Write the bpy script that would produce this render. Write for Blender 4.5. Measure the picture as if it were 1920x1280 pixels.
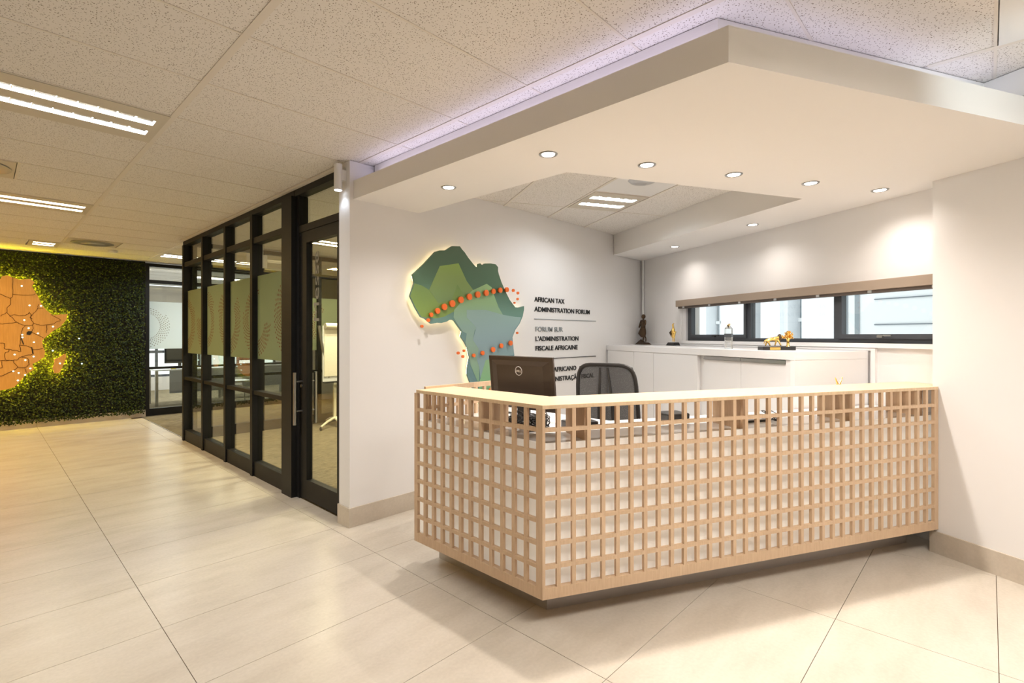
import bpy, math, random
from mathutils import Matrix, Vector
random.seed(7)
PI = math.pi
for o in list(bpy.data.objects): bpy.data.objects.remove(o)
COL = bpy.context.scene.collection
SC = bpy.context.scene

# ------------------------------------------------------------------ camera
CAM_H = 1.445; FPX = 945.0; U0 = 960.0; V0 = 629.0
YAW = math.radians(46.55)                       # view direction, clockwise from +Y
cd = bpy.data.cameras.new('camera'); cam = bpy.data.objects.new('camera', cd); COL.objects.link(cam)
cam.location = (0, 0, CAM_H); cam.rotation_euler = (PI/2, 0, -YAW)
cd.sensor_fit = 'HORIZONTAL'; cd.sensor_width = 36; cd.lens = FPX/1920*36
cd.shift_y = (V0-640)/1920; cd.clip_start = .05; cd.clip_end = 200
SC.camera = cam
# ------------------------------------------------------------------ world, exposure
SC.view_settings.view_transform = 'Standard'; SC.view_settings.look = 'None'
SC.view_settings.exposure = 0.33; SC.view_settings.gamma = 1; SC.view_settings.use_curve_mapping = False
w = bpy.data.worlds.new('overcast_sky'); SC.world = w; w.use_nodes = True
bgn = w.node_tree.nodes['Background']; bgn.inputs[0].default_value = (.86, .93, 1, 1); bgn.inputs[1].default_value = 1.6
FLUO = 20.0       # watts per louvre slot
SPOT = 57.0       # watts per downlight
COVE = 1.35

# ------------------------------------------------------------------ frames
A28 = math.radians(28)
RWM = Matrix.Rotation(-A28, 4, 'Z')             # local x = R (along desk front), y = W (depth)
ID = Matrix.Identity(4)
def rw(r, w_, z=0): return RWM @ Vector((r, w_, z))
FWD = Vector((math.sin(YAW), math.cos(YAW), 0)); RGT = Vector((math.cos(YAW), -math.sin(YAW), 0))
def ray(u, v): return FWD + RGT*((u-U0)/FPX) + Vector((0, 0, (V0-v)/FPX))
def onplane(u, v, n, d):
    r = ray(u, v); t = d/(Vector(n).dot(r)); return r*t + Vector((0, 0, CAM_H))
RN = rw(1, 0); WN = rw(0, 1)

# ------------------------------------------------------------------ materials
def mat(name, col, rough=.6, metal=0, spec=.5, emit=None, es=0, alpha=None, trans=0):
    m = bpy.data.materials.new(name); m.use_nodes = True
    b = m.node_tree.nodes['Principled BSDF']
    b.inputs['Base Color'].default_value = (*col, 1); b.inputs['Roughness'].default_value = rough
    b.inputs['Metallic'].default_value = metal; b.inputs['Specular IOR Level'].default_value = spec
    if trans: b.inputs['Transmission Weight'].default_value = trans
    if emit: b.inputs['Emission Color'].default_value = (*emit, 1); b.inputs['Emission Strength'].default_value = es
    return m
def nt(m): return m.node_tree.nodes, m.node_tree.links, m.node_tree.nodes['Principled BSDF']
def coords(m, kind='Object', scale=(1, 1, 1), rot=(0, 0, 0)):
    n, l, b = nt(m)
    if kind == 'World':
        t = n.new('ShaderNodeNewGeometry'); out = t.outputs['Position']
    else:
        t = n.new('ShaderNodeTexCoord'); out = t.outputs[kind]
    mp = n.new('ShaderNodeMapping'); mp.inputs['Scale'].default_value = scale; mp.inputs['Rotation'].default_value = rot
    l.new(out, mp.inputs['Vector']); return mp.outputs['Vector']
def ramp(m, fac, stops):
    n, l, b = nt(m); r = n.new('ShaderNodeValToRGB'); e = r.color_ramp.elements
    e[0].position, e[0].color = stops[0][0], (*stops[0][1], 1); e[1].position, e[1].color = stops[-1][0], (*stops[-1][1], 1)
    for p, c in stops[1:-1]:
        k = e.new(p); k.color = (*c, 1)
    l.new(fac, r.inputs[0]); return r.outputs[0]
def noise(m, vec, scale, detail=4, rough=.5):
    n, l, b = nt(m); t = n.new('ShaderNodeTexNoise'); t.inputs['Scale'].default_value = scale
    t.inputs['Detail'].default_value = detail; t.inputs['Roughness'].default_value = rough; l.new(vec, t.inputs['Vector']); return t.outputs['Fac']
def bump(m, h, strength=.2, dist=.01):
    n, l, b = nt(m); t = n.new('ShaderNodeBump'); t.inputs['Strength'].default_value = strength; t.inputs['Distance'].default_value = dist
    l.new(h, t.inputs['Height']); l.new(t.outputs[0], b.inputs['Normal'])
def tobase(m, c): nt(m)[1].new(c, nt(m)[2].inputs['Base Color'])
def mixc(m, a, b_, f, mode='MULTIPLY'):
    n, l, b = nt(m); x = n.new('ShaderNodeMix'); x.data_type = 'RGBA'; x.blend_type = mode; x.inputs[0].default_value = f
    l.new(a, x.inputs[6]); l.new(b_, x.inputs[7]); return x.outputs[2]

WHITE = mat('painted_plaster', (.80, .785, .775), .7); bump(WHITE, noise(WHITE, coords(WHITE, 'World'), 60), .04, .002)
SOFF = mat('soffit_paint', (.84, .82, .795), .75); bump(SOFF, noise(SOFF, coords(SOFF, 'World'), 40), .03, .002)
GREYP = mat('grey_paint', (.60, .57, .52), .7); bump(GREYP, noise(GREYP, coords(GREYP, 'World'), 60), .03, .002)
def stone(name, c1, c2, c3, rough):
    m = mat(name, c2, rough, spec=.45)
    v = coords(m, 'World', (1.1, 3.0, 1.1)); a = noise(m, v, 1.6, 8, .62); base = ramp(m, a, [(.28, c1), (.5, c2), (.74, c3)])
    g = ramp(m, noise(m, coords(m, 'World'), 60, 3), [(.3, (.93, .93, .93)), (.7, (1, 1, 1))])
    tobase(m, mixc(m, base, g, 1)); bump(m, a, .05, .004); return m
TILE = stone('beige_porcelain', (.53, .47, .39), (.60, .54, .455), (.65, .59, .51), .27)
SKIRT = stone('stone_skirting', (.50, .43, .34), (.58, .51, .42), (.64, .57, .48), .4)
GROUT = mat('brown_grout', (.30, .22, .15), .9)
def ceil_mat(name):
    m = mat(name, (.7, .66, .6), .9, spec=.2); n, l, b = nt(m)
    v = coords(m, 'World')
    nz = n.new('ShaderNodeTexNoise'); nz.inputs['Scale'].default_value = 30; l.new(v, nz.inputs['Vector'])
    ad = n.new('ShaderNodeVectorMath'); ad.operation = 'MULTIPLY_ADD'; ad.inputs[1].default_value = (.02, .02, .02); l.new(nz.outputs['Color'], ad.inputs[0]); l.new(v, ad.inputs[2])
    t = n.new('ShaderNodeTexVoronoi'); t.inputs['Scale'].default_value = 105; l.new(ad.outputs[0], t.inputs['Vector'])
    c = ramp(m, t.outputs['Distance'], [(.19, (.20, .16, .12)), (.29, (.77, .74, .70))])
    tobase(m, c); bump(m, t.outputs['Distance'], .25, .002); return m
CTILE = ceil_mat('fissured_mineral_tile')
TBAR = mat('painted_tee_bar', (.72, .67, .60), .5)
BLK = mat('black_aluminium', (.012, .0115, .011), .5, spec=.22); bump(BLK, noise(BLK, coords(BLK, 'World'), 300), .02, .001)
CHAR = mat('charcoal_aluminium', (.05, .055, .065), .45)
def wood(name, c1, c2, rough=.45, sc=(6, 6, 60), s=1.0):
    m = mat(name, c1, rough); v = coords(m, 'World', sc); a = noise(m, v, 1.8*s, 6, .6); b2 = noise(m, coords(m, 'World'), 2.5)
    tobase(m, mixc(m, ramp(m, a, [(.3, c1), (.7, c2)]), ramp(m, b2, [(.3, (.93, .91, .89)), (.7, (1, 1, 1))]), 1)); bump(m, a, .03, .002); return m
BIRCH = wood('birch_ply', (.60, .42, .27), (.70, .52, .35), .45, (60, 60, 6))
BIRCHT = wood('birch_ply_top', (.70, .52, .32), (.80, .62, .42), .35, (8, 60, 8))
MAPWOOD = wood('orange_wood_veneer', (.50, .26, .07), (.62, .34, .10), .5, (40, 40, 3))
PANEL = mat('white_laminate', (.86, .84, .80), .45)
PANELGLOW = mat('white_panel_glow', (.86, .84, .80), .45, emit=(1, .93, .82), es=.16)  # white panel; faint glow added to lift its brightness, no lamp behind
CABW = mat('white_cabinet_lacquer', (.83, .82, .82), .3)
GLOSSW = mat('gloss_white_worktop', (.82, .80, .78), .08, spec=.6)
STEEL = mat('brushed_steel', (.45, .44, .43), .32, 1)
n_, l_, b_ = nt(STEEL); bump(STEEL, noise(STEEL, coords(STEEL, 'World', (2, 2, 300)), 3), .05, .001)
PLINTH = mat('steel_plinth', (.50, .47, .45), .35, .45)
BRONZE = mat('dark_bronze', (.09, .055, .03), .38, .7); bump(BRONZE, noise(BRONZE, coords(BRONZE, 'World'), 120), .4, .004)
GOLD = mat('polished_gold', (.95, .62, .18), .2, 1)
BLKP = mat('black_plastic', (.02, .018, .017), .35)
BLKG = mat('satin_black_monitor_shell', (.045, .03, .022), .33); bump(BLKG, noise(BLKG, coords(BLKG, 'World'), 200), .05, .001)
SCREEN = mat('dark_screen', (.01, .01, .012), .1)
SILVER = mat('silver_plastic', (.6, .6, .6), .3, .6)
WPLAST = mat('white_plastic', (.8, .8, .79), .35)
BLINDM = mat('tan_blind_fabric', (.32, .25, .19), .7)
BLINDD = mat('brown_blind_edge', (.10, .075, .06), .6)
ORANGE = mat('orange_acrylic', (.9, .17, .02), .35)
LETTER = mat('black_acrylic_letter', (.012, .012, .013), .35)
LETTERG = mat('grey_glare_letter', (.28, .30, .31), .3)  # glare on the faint black letters, put into the colour as grey
FROSTT = mat('vinyl_letter_grey', (.22, .20, .15), .6)
def emis(name, c, s):
    m = bpy.data.materials.new(name); m.use_nodes = True; n = m.node_tree.nodes; n.clear()
    e = n.new('ShaderNodeEmission'); e.inputs[0].default_value = (*c, 1); e.inputs[1].default_value = s
    o = n.new('ShaderNodeOutputMaterial'); m.node_tree.links.new(e.outputs[0], o.inputs[0]); return m
LAMP = emis('downlight_lamp', (1, .93, .82), 14)
LEDW = emis('warm_led_strip', (1, .74, .40), 9)
LEDY = emis('yellow_led_strip', (1, .76, .03), 160)
LEDC = emis('white_map_led', (.70, 1, .90), 2.2)
def glassm(name, tint, rough=.0):
    m = bpy.data.materials.new(name); m.use_nodes = True; n = m.node_tree.nodes; n.clear(); l = m.node_tree.links
    fr = n.new('ShaderNodeFresnel'); ge = n.new('ShaderNodeNewGeometry'); mr = n.new('ShaderNodeMapRange')
    mr.inputs[3].default_value = 1.45; mr.inputs[4].default_value = 1/1.45; l.new(ge.outputs['Backfacing'], mr.inputs[0]); l.new(mr.outputs[0], fr.inputs[0])
    t = n.new('ShaderNodeBsdfTransparent'); t.inputs[0].default_value = (*tint, 1)
    g = n.new('ShaderNodeBsdfGlossy'); g.inputs['Roughness'].default_value = rough
    mx = n.new('ShaderNodeMixShader'); o = n.new('ShaderNodeOutputMaterial')
    l.new(fr.outputs[0], mx.inputs[0]); l.new(t.outputs[0], mx.inputs[1]); l.new(g.outputs[0], mx.inputs[2]); l.new(mx.outputs[0], o.inputs[0]); return m
GLASS = glassm('clear_glass', (.95, .96, .93))
CRYSTAL = mat('crystal_block', (.95, .97, .97), .05, trans=.85)
def frostm(name, col, w_=.5):
    m = bpy.data.materials.new(name); m.use_nodes = True; n = m.node_tree.nodes; n.clear(); l = m.node_tree.links
    a = n.new('ShaderNodeBsdfTranslucent'); a.inputs[0].default_value = (*col, 1)
    b = n.new('ShaderNodeBsdfDiffuse'); b.inputs[0].default_value = (*col, 1)
    mx = n.new('ShaderNodeMixShader'); mx.inputs[0].default_value = w_; o = n.new('ShaderNodeOutputMaterial')
    l.new(a.outputs[0], mx.inputs[1]); l.new(b.outputs[0], mx.inputs[2]); l.new(mx.outputs[0], o.inputs[0]); return m
FROST = frostm('frosted_film', (.36, .40, .25))  # film is white; the plant wall's green reflection is tinted into this colour
FROSTW = frostm('white_frosted_film', (.88, .93, .92), .25)
DOTM = mat('brown_film_dot', (.20, .07, .03), .7)
DOTG = mat('grey_film_dot', (.35, .34, .30), .7)
def carpet():
    m = mat('woven_carpet', (.3, .25, .18), .95, spec=.1); a = noise(m, coords(m, 'World', (2, 14, 1)), 4, 8, .7); c = noise(m, coords(m, 'World'), 260, 2)
    tobase(m, mixc(m, ramp(m, a, [(.36, (.10, .082, .05)), (.62, (.36, .30, .19))]), ramp(m, c, [(.3, (.6, .6, .6)), (.7, (1, 1, 1))]), 1)); bump(m, c, .5, .005); return m
CARPET = carpet()
def leafm():
    m = mat('artificial_leaf', (.05, .12, .015), .6, spec=.25); a = noise(m, coords(m, 'World'), 38, 2)
    tobase(m, ramp(m, a, [(.36, (.004, .010, .001)), (.52, (.016, .030, .004)), (.72, (.11, .14, .018))])); return m
LEAF = leafm()
MESHF = None
def meshfab():
    m = mat('chair_mesh_fabric', (.03, .028, .027), .8); n, l, b = nt(m)
    v = coords(m, 'Object', (1, 1, 1)); t = n.new('ShaderNodeTexVoronoi'); t.inputs['Scale'].default_value = 330; l.new(v, t.inputs['Vector'])
    r = n.new('ShaderNodeMath'); r.operation = 'LESS_THAN'; r.inputs[1].default_value = .72; l.new(t.outputs['Distance'], r.inputs[0])
    mp = n.new('ShaderNodeMapRange'); mp.inputs[3].default_value = .72; mp.inputs[4].default_value = .84; l.new(r.outputs[0], mp.inputs[0]); l.new(mp.outputs[0], b.inputs['Alpha']); return m
MESHF = meshfab()
FABRIC = mat('black_seat_fabric', (.025, .024, .024), .9)
FACADEW = mat('white_render_facade', (.86, .88, .90), .8); bump(FACADEW, noise(FACADEW, coords(FACADEW, 'World'), 12), .1, .01)
FACADEG = mat('grey_facade', (.19, .21, .24), .8)
FACGLASS = mat('facade_window_glass', (.30, .34, .37), .15)

# ------------------------------------------------------------------ mesh builder
class MB:
    def __init__(s, M=ID): s.v = []; s.f = []; s.M = M
    def add(s, vs, fs):
        k = len(s.v); s.v += [s.M @ Vector(p) for p in vs]; s.f += [tuple(i+k for i in f) for f in fs]; return s
    def box(s, x0, x1, y0, y1, z0, z1):
        return s.add([(x, y, z) for x in (x0, x1) for y in (y0, y1) for z in (z0, z1)],
                     [(0, 1, 3, 2), (4, 6, 7, 5), (0, 4, 5, 1), (2, 3, 7, 6), (0, 2, 6, 4), (1, 5, 7, 3)])
    def prism(s, pts, z0, z1):                  # pts: list of (x, y), counter-clockwise
        n = len(pts); a = sum(pts[i][0]*pts[(i+1) % n][1]-pts[(i+1) % n][0]*pts[i][1] for i in range(n))
        if a < 0: pts = pts[::-1]
        vs = [(x, y, z0) for x, y in pts]+[(x, y, z1) for x, y in pts]
        return s.add(vs, [tuple(range(n))[::-1], tuple(range(n, 2*n))]+[(i, (i+1) % n, (i+1) % n+n, i+n) for i in range(n)])
    def plate(s, pts, y0, y1):                  # pts (x, z) outline standing in a plane y = const
        n = len(pts); a = sum(pts[i][0]*pts[(i+1) % n][1]-pts[(i+1) % n][0]*pts[i][1] for i in range(n))
        if a < 0: pts = pts[::-1]
        if y0 > y1: y0, y1 = y1, y0
        vs = [(x, y0, z) for x, z in pts]+[(x, y1, z) for x, z in pts]
        return s.add(vs, [tuple(range(n)), tuple(range(n, 2*n))[::-1]]+[(i, i+n, (i+1) % n+n, (i+1) % n) for i in range(n)])
    def cyl(s, p, q, r0, r1=None, n=16, cap=True):
        r1 = r0 if r1 is None else r1; p = Vector(p); q = Vector(q); d = (q-p).normalized()
        a = d.orthogonal().normalized(); b = d.cross(a); vs = []
        for c, r in ((p, r0), (q, r1)):
            vs += [c+a*(r*math.cos(2*PI*i/n))+b*(r*math.sin(2*PI*i/n)) for i in range(n)]
        fs = [(i, (i+1) % n, (i+1) % n+n, i+n) for i in range(n)]
        if cap: fs += [tuple(range(n))[::-1], tuple(range(n, 2*n))]
        return s.add(vs, fs)
    def tube(s, pts, r, n=8, closed=False):
        pts = [Vector(p) for p in pts]; m = len(pts); vs = []; ref = None
        for i, p in enumerate(pts):
            a = pts[(i-1) % m] if (closed or i > 0) else p; b = pts[(i+1) % m] if (closed or i < m-1) else p
            d = (b-a).normalized() if (b-a).length > 1e-9 else Vector((0, 0, 1))
            u = (ref - d*ref.dot(d)) if ref is not None else d.orthogonal()
            if u.length < 1e-4: u = d.orthogonal()
            u.normalize(); ref = u; w_ = d.cross(u); rr = r[i] if isinstance(r, (list, tuple)) else r
            vs += [p+u*(rr*math.cos(2*PI*k/n))+w_*(rr*math.sin(2*PI*k/n)) for k in range(n)]
        fs = []
        for i in range(m if closed else m-1):
            j = (i+1) % m
            fs += [(i*n+k, i*n+(k+1) % n, j*n+(k+1) % n, j*n+k) for k in range(n)]
        if not closed: fs += [tuple(range(n))[::-1], tuple(range((m-1)*n, m*n))]
        return s.add(vs, fs)
    def lathe(s, c, prof, n=24):                # prof: (radius, z)
        vs = []; cx, cy, cz = c
        for r, z in prof: vs += [(cx+r*math.cos(2*PI*i/n), cy+r*math.sin(2*PI*i/n), cz+z) for i in range(n)]
        fs = [(j*n+i, j*n+(i+1) % n, (j+1)*n+(i+1) % n, (j+1)*n+i) for j in range(len(prof)-1) for i in range(n)]
        fs += [tuple(range(n))[::-1], tuple(range((len(prof)-1)*n, len(prof)*n))]
        return s.add(vs, fs)
    def ball(s, c, r, sx=1, sy=1, sz=1, n=12):
        prof = [(r*math.sin(PI*k/n)+1e-5, -r*math.cos(PI*k/n)) for k in range(n+1)]
        k0 = len(s.v); s.lathe((0, 0, 0), prof, n)
        inv = s.M.inverted()
        for i in range(k0, len(s.v)):
            q = inv @ s.v[i]; s.v[i] = s.M @ Vector((c[0]+q.x*sx, c[1]+q.y*sy, c[2]+q.z*sz))
        return s

WM = {}                                          # world matrices of the empties
def settag(o, label=None, cat=None, group=None, kind=None):
    for k, v in (('label', label), ('category', cat), ('group', group), ('kind', kind)):
        if v: o[k] = v
def link(o, parent, M):
    COL.objects.link(o); WM[o.name] = M.copy()
    if parent is not None:
        o.parent = parent; o.matrix_local = WM[parent.name].inverted() @ M
    else: o.matrix_world = M
    return o
def thing(name, label, cat, loc, rz=0, group=None):
    o = bpy.data.objects.new(name, None); o.empty_display_size = .1
    link(o, None, Matrix.Translation(loc) @ Matrix.Rotation(rz, 4, 'Z')); settag(o, label, cat, group); return o
def build(name, mb, m, parent=None, label=None, cat=None, group=None, kind=None, smooth=False, bevel=0):
    vs = mb.v; xs = [v.x for v in vs]; ys = [v.y for v in vs]; zs = [v.z for v in vs]
    org = Vector(((min(xs)+max(xs))/2, (min(ys)+max(ys))/2, min(zs)))
    M = Matrix.Translation(org)
    me = bpy.data.meshes.new(name); me.from_pydata([tuple(v-org) for v in vs], [], mb.f); me.validate(); me.update()
    if m: me.materials.append(m)
    if smooth: me.polygons.foreach_set('use_smooth', [True]*len(me.polygons)); 
    o = bpy.data.objects.new(name, me); link(o, parent, M); settag(o, label, cat, group, kind)
    if smooth:
        md = o.modifiers.new('edge', 'EDGE_SPLIT'); md.split_angle = math.radians(40)
    if bevel:
        md = o.modifiers.new('bevel', 'BEVEL'); md.width = bevel; md.segments = 2; md.limit_method = 'ANGLE'
    return o
def struct(name, mb, m, parent=None, **k): return build(name, mb, m, parent, kind=None if parent else 'structure', **k)
def place(name, me, M, parent): return link(bpy.data.objects.new(name, me), parent, M)
def boxmesh(name, sx, sy, sz, m):                # box from 0,0,0 to sx,sy,sz
    b = MB().box(0, sx, 0, sy, 0, sz); me = bpy.data.meshes.new(name); me.from_pydata([tuple(v) for v in b.v], [], b.f); me.materials.append(m); return me
def skin(name, verts, edges, radii, m, parent, M=ID, sub=2):
    ws = [M @ Vector(v) for v in verts]; org = Vector(ws[0])
    me = bpy.data.meshes.new(name); me.from_pydata([tuple(v-org) for v in ws], edges, []); me.materials.append(m)
    o = bpy.data.objects.new(name, me); link(o, parent, Matrix.Translation(org))
    md = o.modifiers.new('skin', 'SKIN'); md.use_smooth_shade = True
    for i, r in enumerate(radii):
        d = me.skin_vertices[0].data[i]; sc = M.to_scale().y; d.radius = (r[0]*sc, r[1]*sc) if isinstance(r, tuple) else (r*sc, r*sc); d.use_root = (i == 0)
    s = o.modifiers.new('sub', 'SUBSURF'); s.levels = sub; s.render_levels = sub; return o
def light(kind, name, M, energy, color, parent=None, **k):
    ld = bpy.data.lights.new(name, kind); ld.energy = energy; ld.color = color
    for a, b in k.items(): setattr(ld, a, b)
    o = bpy.data.objects.new(name, ld); return link(o, parent, M)

CZ = 2.765                                       # ceiling height
SZ = 2.478                                       # soffit underside
QY = 3.497                                       # wall with the map sign
# ================================================================== SETTING
FX0, FY0, TX, TY = .62, 2.97, 1.19, .6
fl = struct('floor', MB().box(-4.2, 7.6, -3.4, 16.2, -.08, -.012), GROUT)
tile_me = boxmesh('floor_tile', TX-.003, TY-.003, .012, TILE)
def cuttile(x0, x1, y0, y1): return boxmesh('floor_tile', x1-x0, y1-y0, .012, TILE)
for i in range(-3, 5):
    x = FX0+i*TX
    for j in range(-9, 14):
        y = FY0+j*TY
        if i >= 1 and y > 3.5: continue
        if i <= 0 and y >= 10.95: continue
        if i == 4 and j > 1: continue
        if i >= 4 and RN.dot(Vector((x, y, 0))) > 4: continue
        if j < -6 and i < 0: continue
        y1 = min(y+TY, 10.95)
        me = tile_me if y1-y > .59 else cuttile(0, TX-.004, 0, y1-y-.004)
        place('floor_tile', me, Matrix.Translation((x+.002, y+.002, -.012)), fl)
strip_me = cuttile(0, .152, 0, TY-.004)
for j in range(1, 14):
    y = FY0+j*TY
    if y+TY > 11.0: continue
    place('floor_tile', strip_me, Matrix.Translation((FX0+TX+.002, y+.002, -.012)), fl)
struct('floor_carpet', MB().box(1.975, 7.5, 3.66, 16, -.012, .001), CARPET)
struct('trim_1', MB().box(1.965, 1.975, 8.1, 10.95, -.012, .006), STEEL)   # carpet threshold

ce = struct('ceiling', MB().box(-4.2, 7.6, -3.4, 16.2, CZ+.035, CZ+.12), SOFF)
GX0, GY0 = .805, 2.38
SKIP = {(-1, 2), (-1, 5), (-1, 7), (0, 11), (0, -5), (1, -5), (1, -6), (-1, 12), (1, 12), (2, 4+0), (2, 7)}
CORN = rw(1.47, 1.72)
def inbulk(x, y): return x > 2.13 and WN.dot(Vector((x, y, 0))) > 1.78 and y < 3.6
ctile_s = boxmesh('ceiling_tile', 1.2-.008, .165, .012, CTILE)
ctile = boxmesh('ceiling_tile', 1.2-.008, .6-.008, .012, CTILE)
for i in range(-3, 6):
    for j in range(-6, 22):
        x = GX0+i*1.2; y = GY0+j*.6
        if y > 10.9 and i < 1: continue
        if (i, j) in SKIP: continue
        cs = [(x, y), (x+1.2, y), (x, y+.6), (x+1.2, y+.6)]
        if all(inbulk(*c) for c in cs): continue
        if all(RN.dot(Vector((*c, 0))) > 4.1 and c[1] < 3.6 for c in cs): continue
        place('ceiling_tile', ctile if (y < 10.5 or i > 0) else ctile_s, Matrix.Translation((x+.004, y+.004, CZ+.004)), ce)
for i in range(-3, 7):
    x = GX0+i*1.2
    if i in (1,): x0 = 2.005
    y0, y1 = (-1.25, 15.6) if i >= 1 else (-1.25, 10.95)
    if i >= 2: y0 = -1.25
    if i >= 2:
        build('ceiling_tee_bar', MB().box(x-.016, x+.016, 3.65, y1, CZ, CZ+.03), TBAR, ce)
        if i == 2: build('ceiling_tee_bar', MB().box(x-.016, x+.016, -1.25, .22, CZ, CZ+.03), TBAR, ce)
    else: build('ceiling_tee_bar', MB().box(x-.016, x+.016, y0, y1, CZ, CZ+.03), TBAR, ce)
for j in range(-6, 23):
    y = GY0+j*.6
    xa = -2.8 if y < 10.8 else 2.03
    xb = 7.5 if y > 3.6 else (2.12 if y > .8 else 3.6)
    build('ceiling_cross_bar', MB().box(xa, xb, y-.006, y+.006, CZ+.001, CZ+.03), TBAR, ce)

# walls ------------------------------------------------------------
struct('wall_back', MB().box(1.915, 6.6, QY, 3.66, 0, CZ), WHITE)
struct('wall_left', MB().box(-4.2, -4.05, -3.4, 11.0, 0, CZ), GREYP)
struct('wall_front', MB().box(-4.2, 3.2, -3.4, -3.25, 0, CZ), GREYP)
BR = 3.925; PR = 3.745; PW = 2.304
SILL = 1.385; HEADZ = 1.86; WR0, WR1 = 2.307, 5.10
mb = MB(RWM)
mb.box(BR, BR+.2, PW, 6.25, 0, SILL); mb.box(BR, BR+.2, PW, 6.25, HEADZ, CZ)
mb.box(BR, BR+.2, WR1, 6.25, SILL, HEADZ)
struct('wall_right', mb, WHITE)
struct('wall_pillar', MB(RWM).box(PR, BR+.2, -2.9, PW, 0, CZ), WHITE)
# meeting room / corridor / office shell
struct('wall_meeting', MB().box(6.6, 6.75, 3.66, 16.2, 0, CZ), GREYP)
struct('wall_green', MB().box(-4.05, 2.03, 10.95, 11.15, 0, CZ), BLK)
struct('wall_office', MB().box(4.7, 6.6, 10.95, 11.1, 0, CZ), GREYP)
struct('wall_office_side', MB().box(1.9, 2.03, 11.15, 16.0, 0, CZ), WHITE)
mb = MB().box(1.9, 6.6, 16.0, 16.2, 0, .35).box(1.9, 6.6, 16.0, 16.2, 2.35, CZ)
for x in (1.9, 6.3): mb.box(x, x+.3, 16.0, 16.2, .35, 2.35)
struct('wall_office_back', mb, GREYP)
wn = struct('window_2', MB().box(2.2, 6.3, 16.08, 16.12, .35, .41).box(2.2, 6.3, 16.08, 16.12, 2.29, 2.35).box(2.2, 6.3, 16.08, 16.12, .98, 1.05), CHAR)
for x in (2.2, 3.2, 4.2, 5.2, 6.24): build('mullion', MB().box(x, x+.06, 16.07, 16.13, .41, 2.29), CHAR, wn)
build('pane', MB().box(2.26, 6.24, 16.098, 16.102, .41, 2.29), GLASS, wn)
# skirtings
SH = .145
struct('baseboard_back', MB().box(1.903, 6.3, QY-.012, QY, 0, SH), SKIRT)
struct('baseboard_end', MB().box(1.903, 1.915, QY, 3.665, 0, SH), SKIRT)
struct('baseboard_pillar', MB(RWM).box(PR-.012, PR, -2.9, PW+.002, 0, SH), SKIRT)
struct('baseboard_pillar_end', MB(RWM).box(PR-.012, BR, PW, PW+.012, 0, SH), SKIRT)
gb = struct('baseboard_green', MB().box(-4.05, 2.03, 10.93, 10.95, 0, .13), GROUT)
for k in range(-4, 2):
    x0 = FX0+k*TX; x1 = min(x0+TX-.004, 2.03)
    build('skirting_stone', MB().box(x0, x1, 10.915, 10.932, 0, .128), SKIRT, gb)

# dropped soffit ---------------------------------------------------
def X_W(x, w_): return (x, (w_-x*math.sin(A28))/math.cos(A28))
def RWxy(r, w_): p = rw(r, w_); return (p.x, p.y)
ox = 1.945; ow = 1.545; ix = 2.55; iw = 2.91; ir = 3.29
def onQ(r): w_ = (QY+r*math.sin(A28))/math.cos(A28); return RWxy(r, w_)
s_out = [(ox, QY), X_W(ox, ow), RWxy(PR-.001, ow)]
sl = struct('ceiling_soffit', MB().prism([(ox, QY-.001), X_W(ox, ow), X_W(ix, iw), (ix, QY-.001)], SZ, SZ+.14), SOFF)
build('soffit_front', MB().prism([X_W(ox, ow), RWxy(PR, ow), RWxy(PR, iw), X_W(ix, iw)], SZ, SZ+.14), SOFF, sl)
build('soffit_end', MB().prism([RWxy(PR, -1.0), RWxy(PR, ow), RWxy(3.2, ow), RWxy(3.2, -1.0)], SZ+.1401, SZ+.15), SOFF, sl)
build('soffit_rear', MB().prism([RWxy(ir, iw), RWxy(PR, iw), RWxy(PR, PW), RWxy(BR, PW), RWxy(BR, 6.04), (onQ(ir)[0], QY-.001)], SZ, SZ+.1399), SOFF, sl)
# inner opening faces and upper bulkhead
IC = X_W(ix, iw); IC2 = RWxy(ir, iw)
build('opening_fascia', MB().prism([(ix-.02, QY-.002), (ix-.02, IC[1]-.02), IC, (ix, QY-.002)], SZ+.14, CZ), SOFF, sl)
build('opening_fascia', MB().prism([IC, IC2, RWxy(ir, iw-.02), X_W(ix-.02, iw-.02)], SZ+.14, CZ), SOFF, sl)
e0 = onQ(ir); e1 = onQ(ir+.02)
build('opening_fascia', MB().prism([IC2, (e0[0], QY-.002), (e1[0], QY-.002), RWxy(ir+.02, iw)], SZ+.1401, CZ), SOFF, sl)
bx = 2.11; bw = 1.715
bk = struct('ceiling_bulkhead', MB().prism([(bx, QY-.03), X_W(bx, bw), X_W(bx+.02, bw+.02), (bx+.02, QY-.03)], SZ+.14, CZ), SOFF)
build('bulkhead_front', MB().prism([X_W(bx, bw), RWxy(3.18, bw), RWxy(3.2, bw+.02), X_W(bx+.02, bw+.02)], SZ+.14, CZ), SOFF, bk)
build('bulkhead_return', MB().prism([RWxy(3.18, bw), RWxy(3.18, -2), RWxy(PR, -2), RWxy(PR, bw+.02), RWxy(3.2, bw+.02)], SZ+.15, CZ), SOFF, bk)
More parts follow.
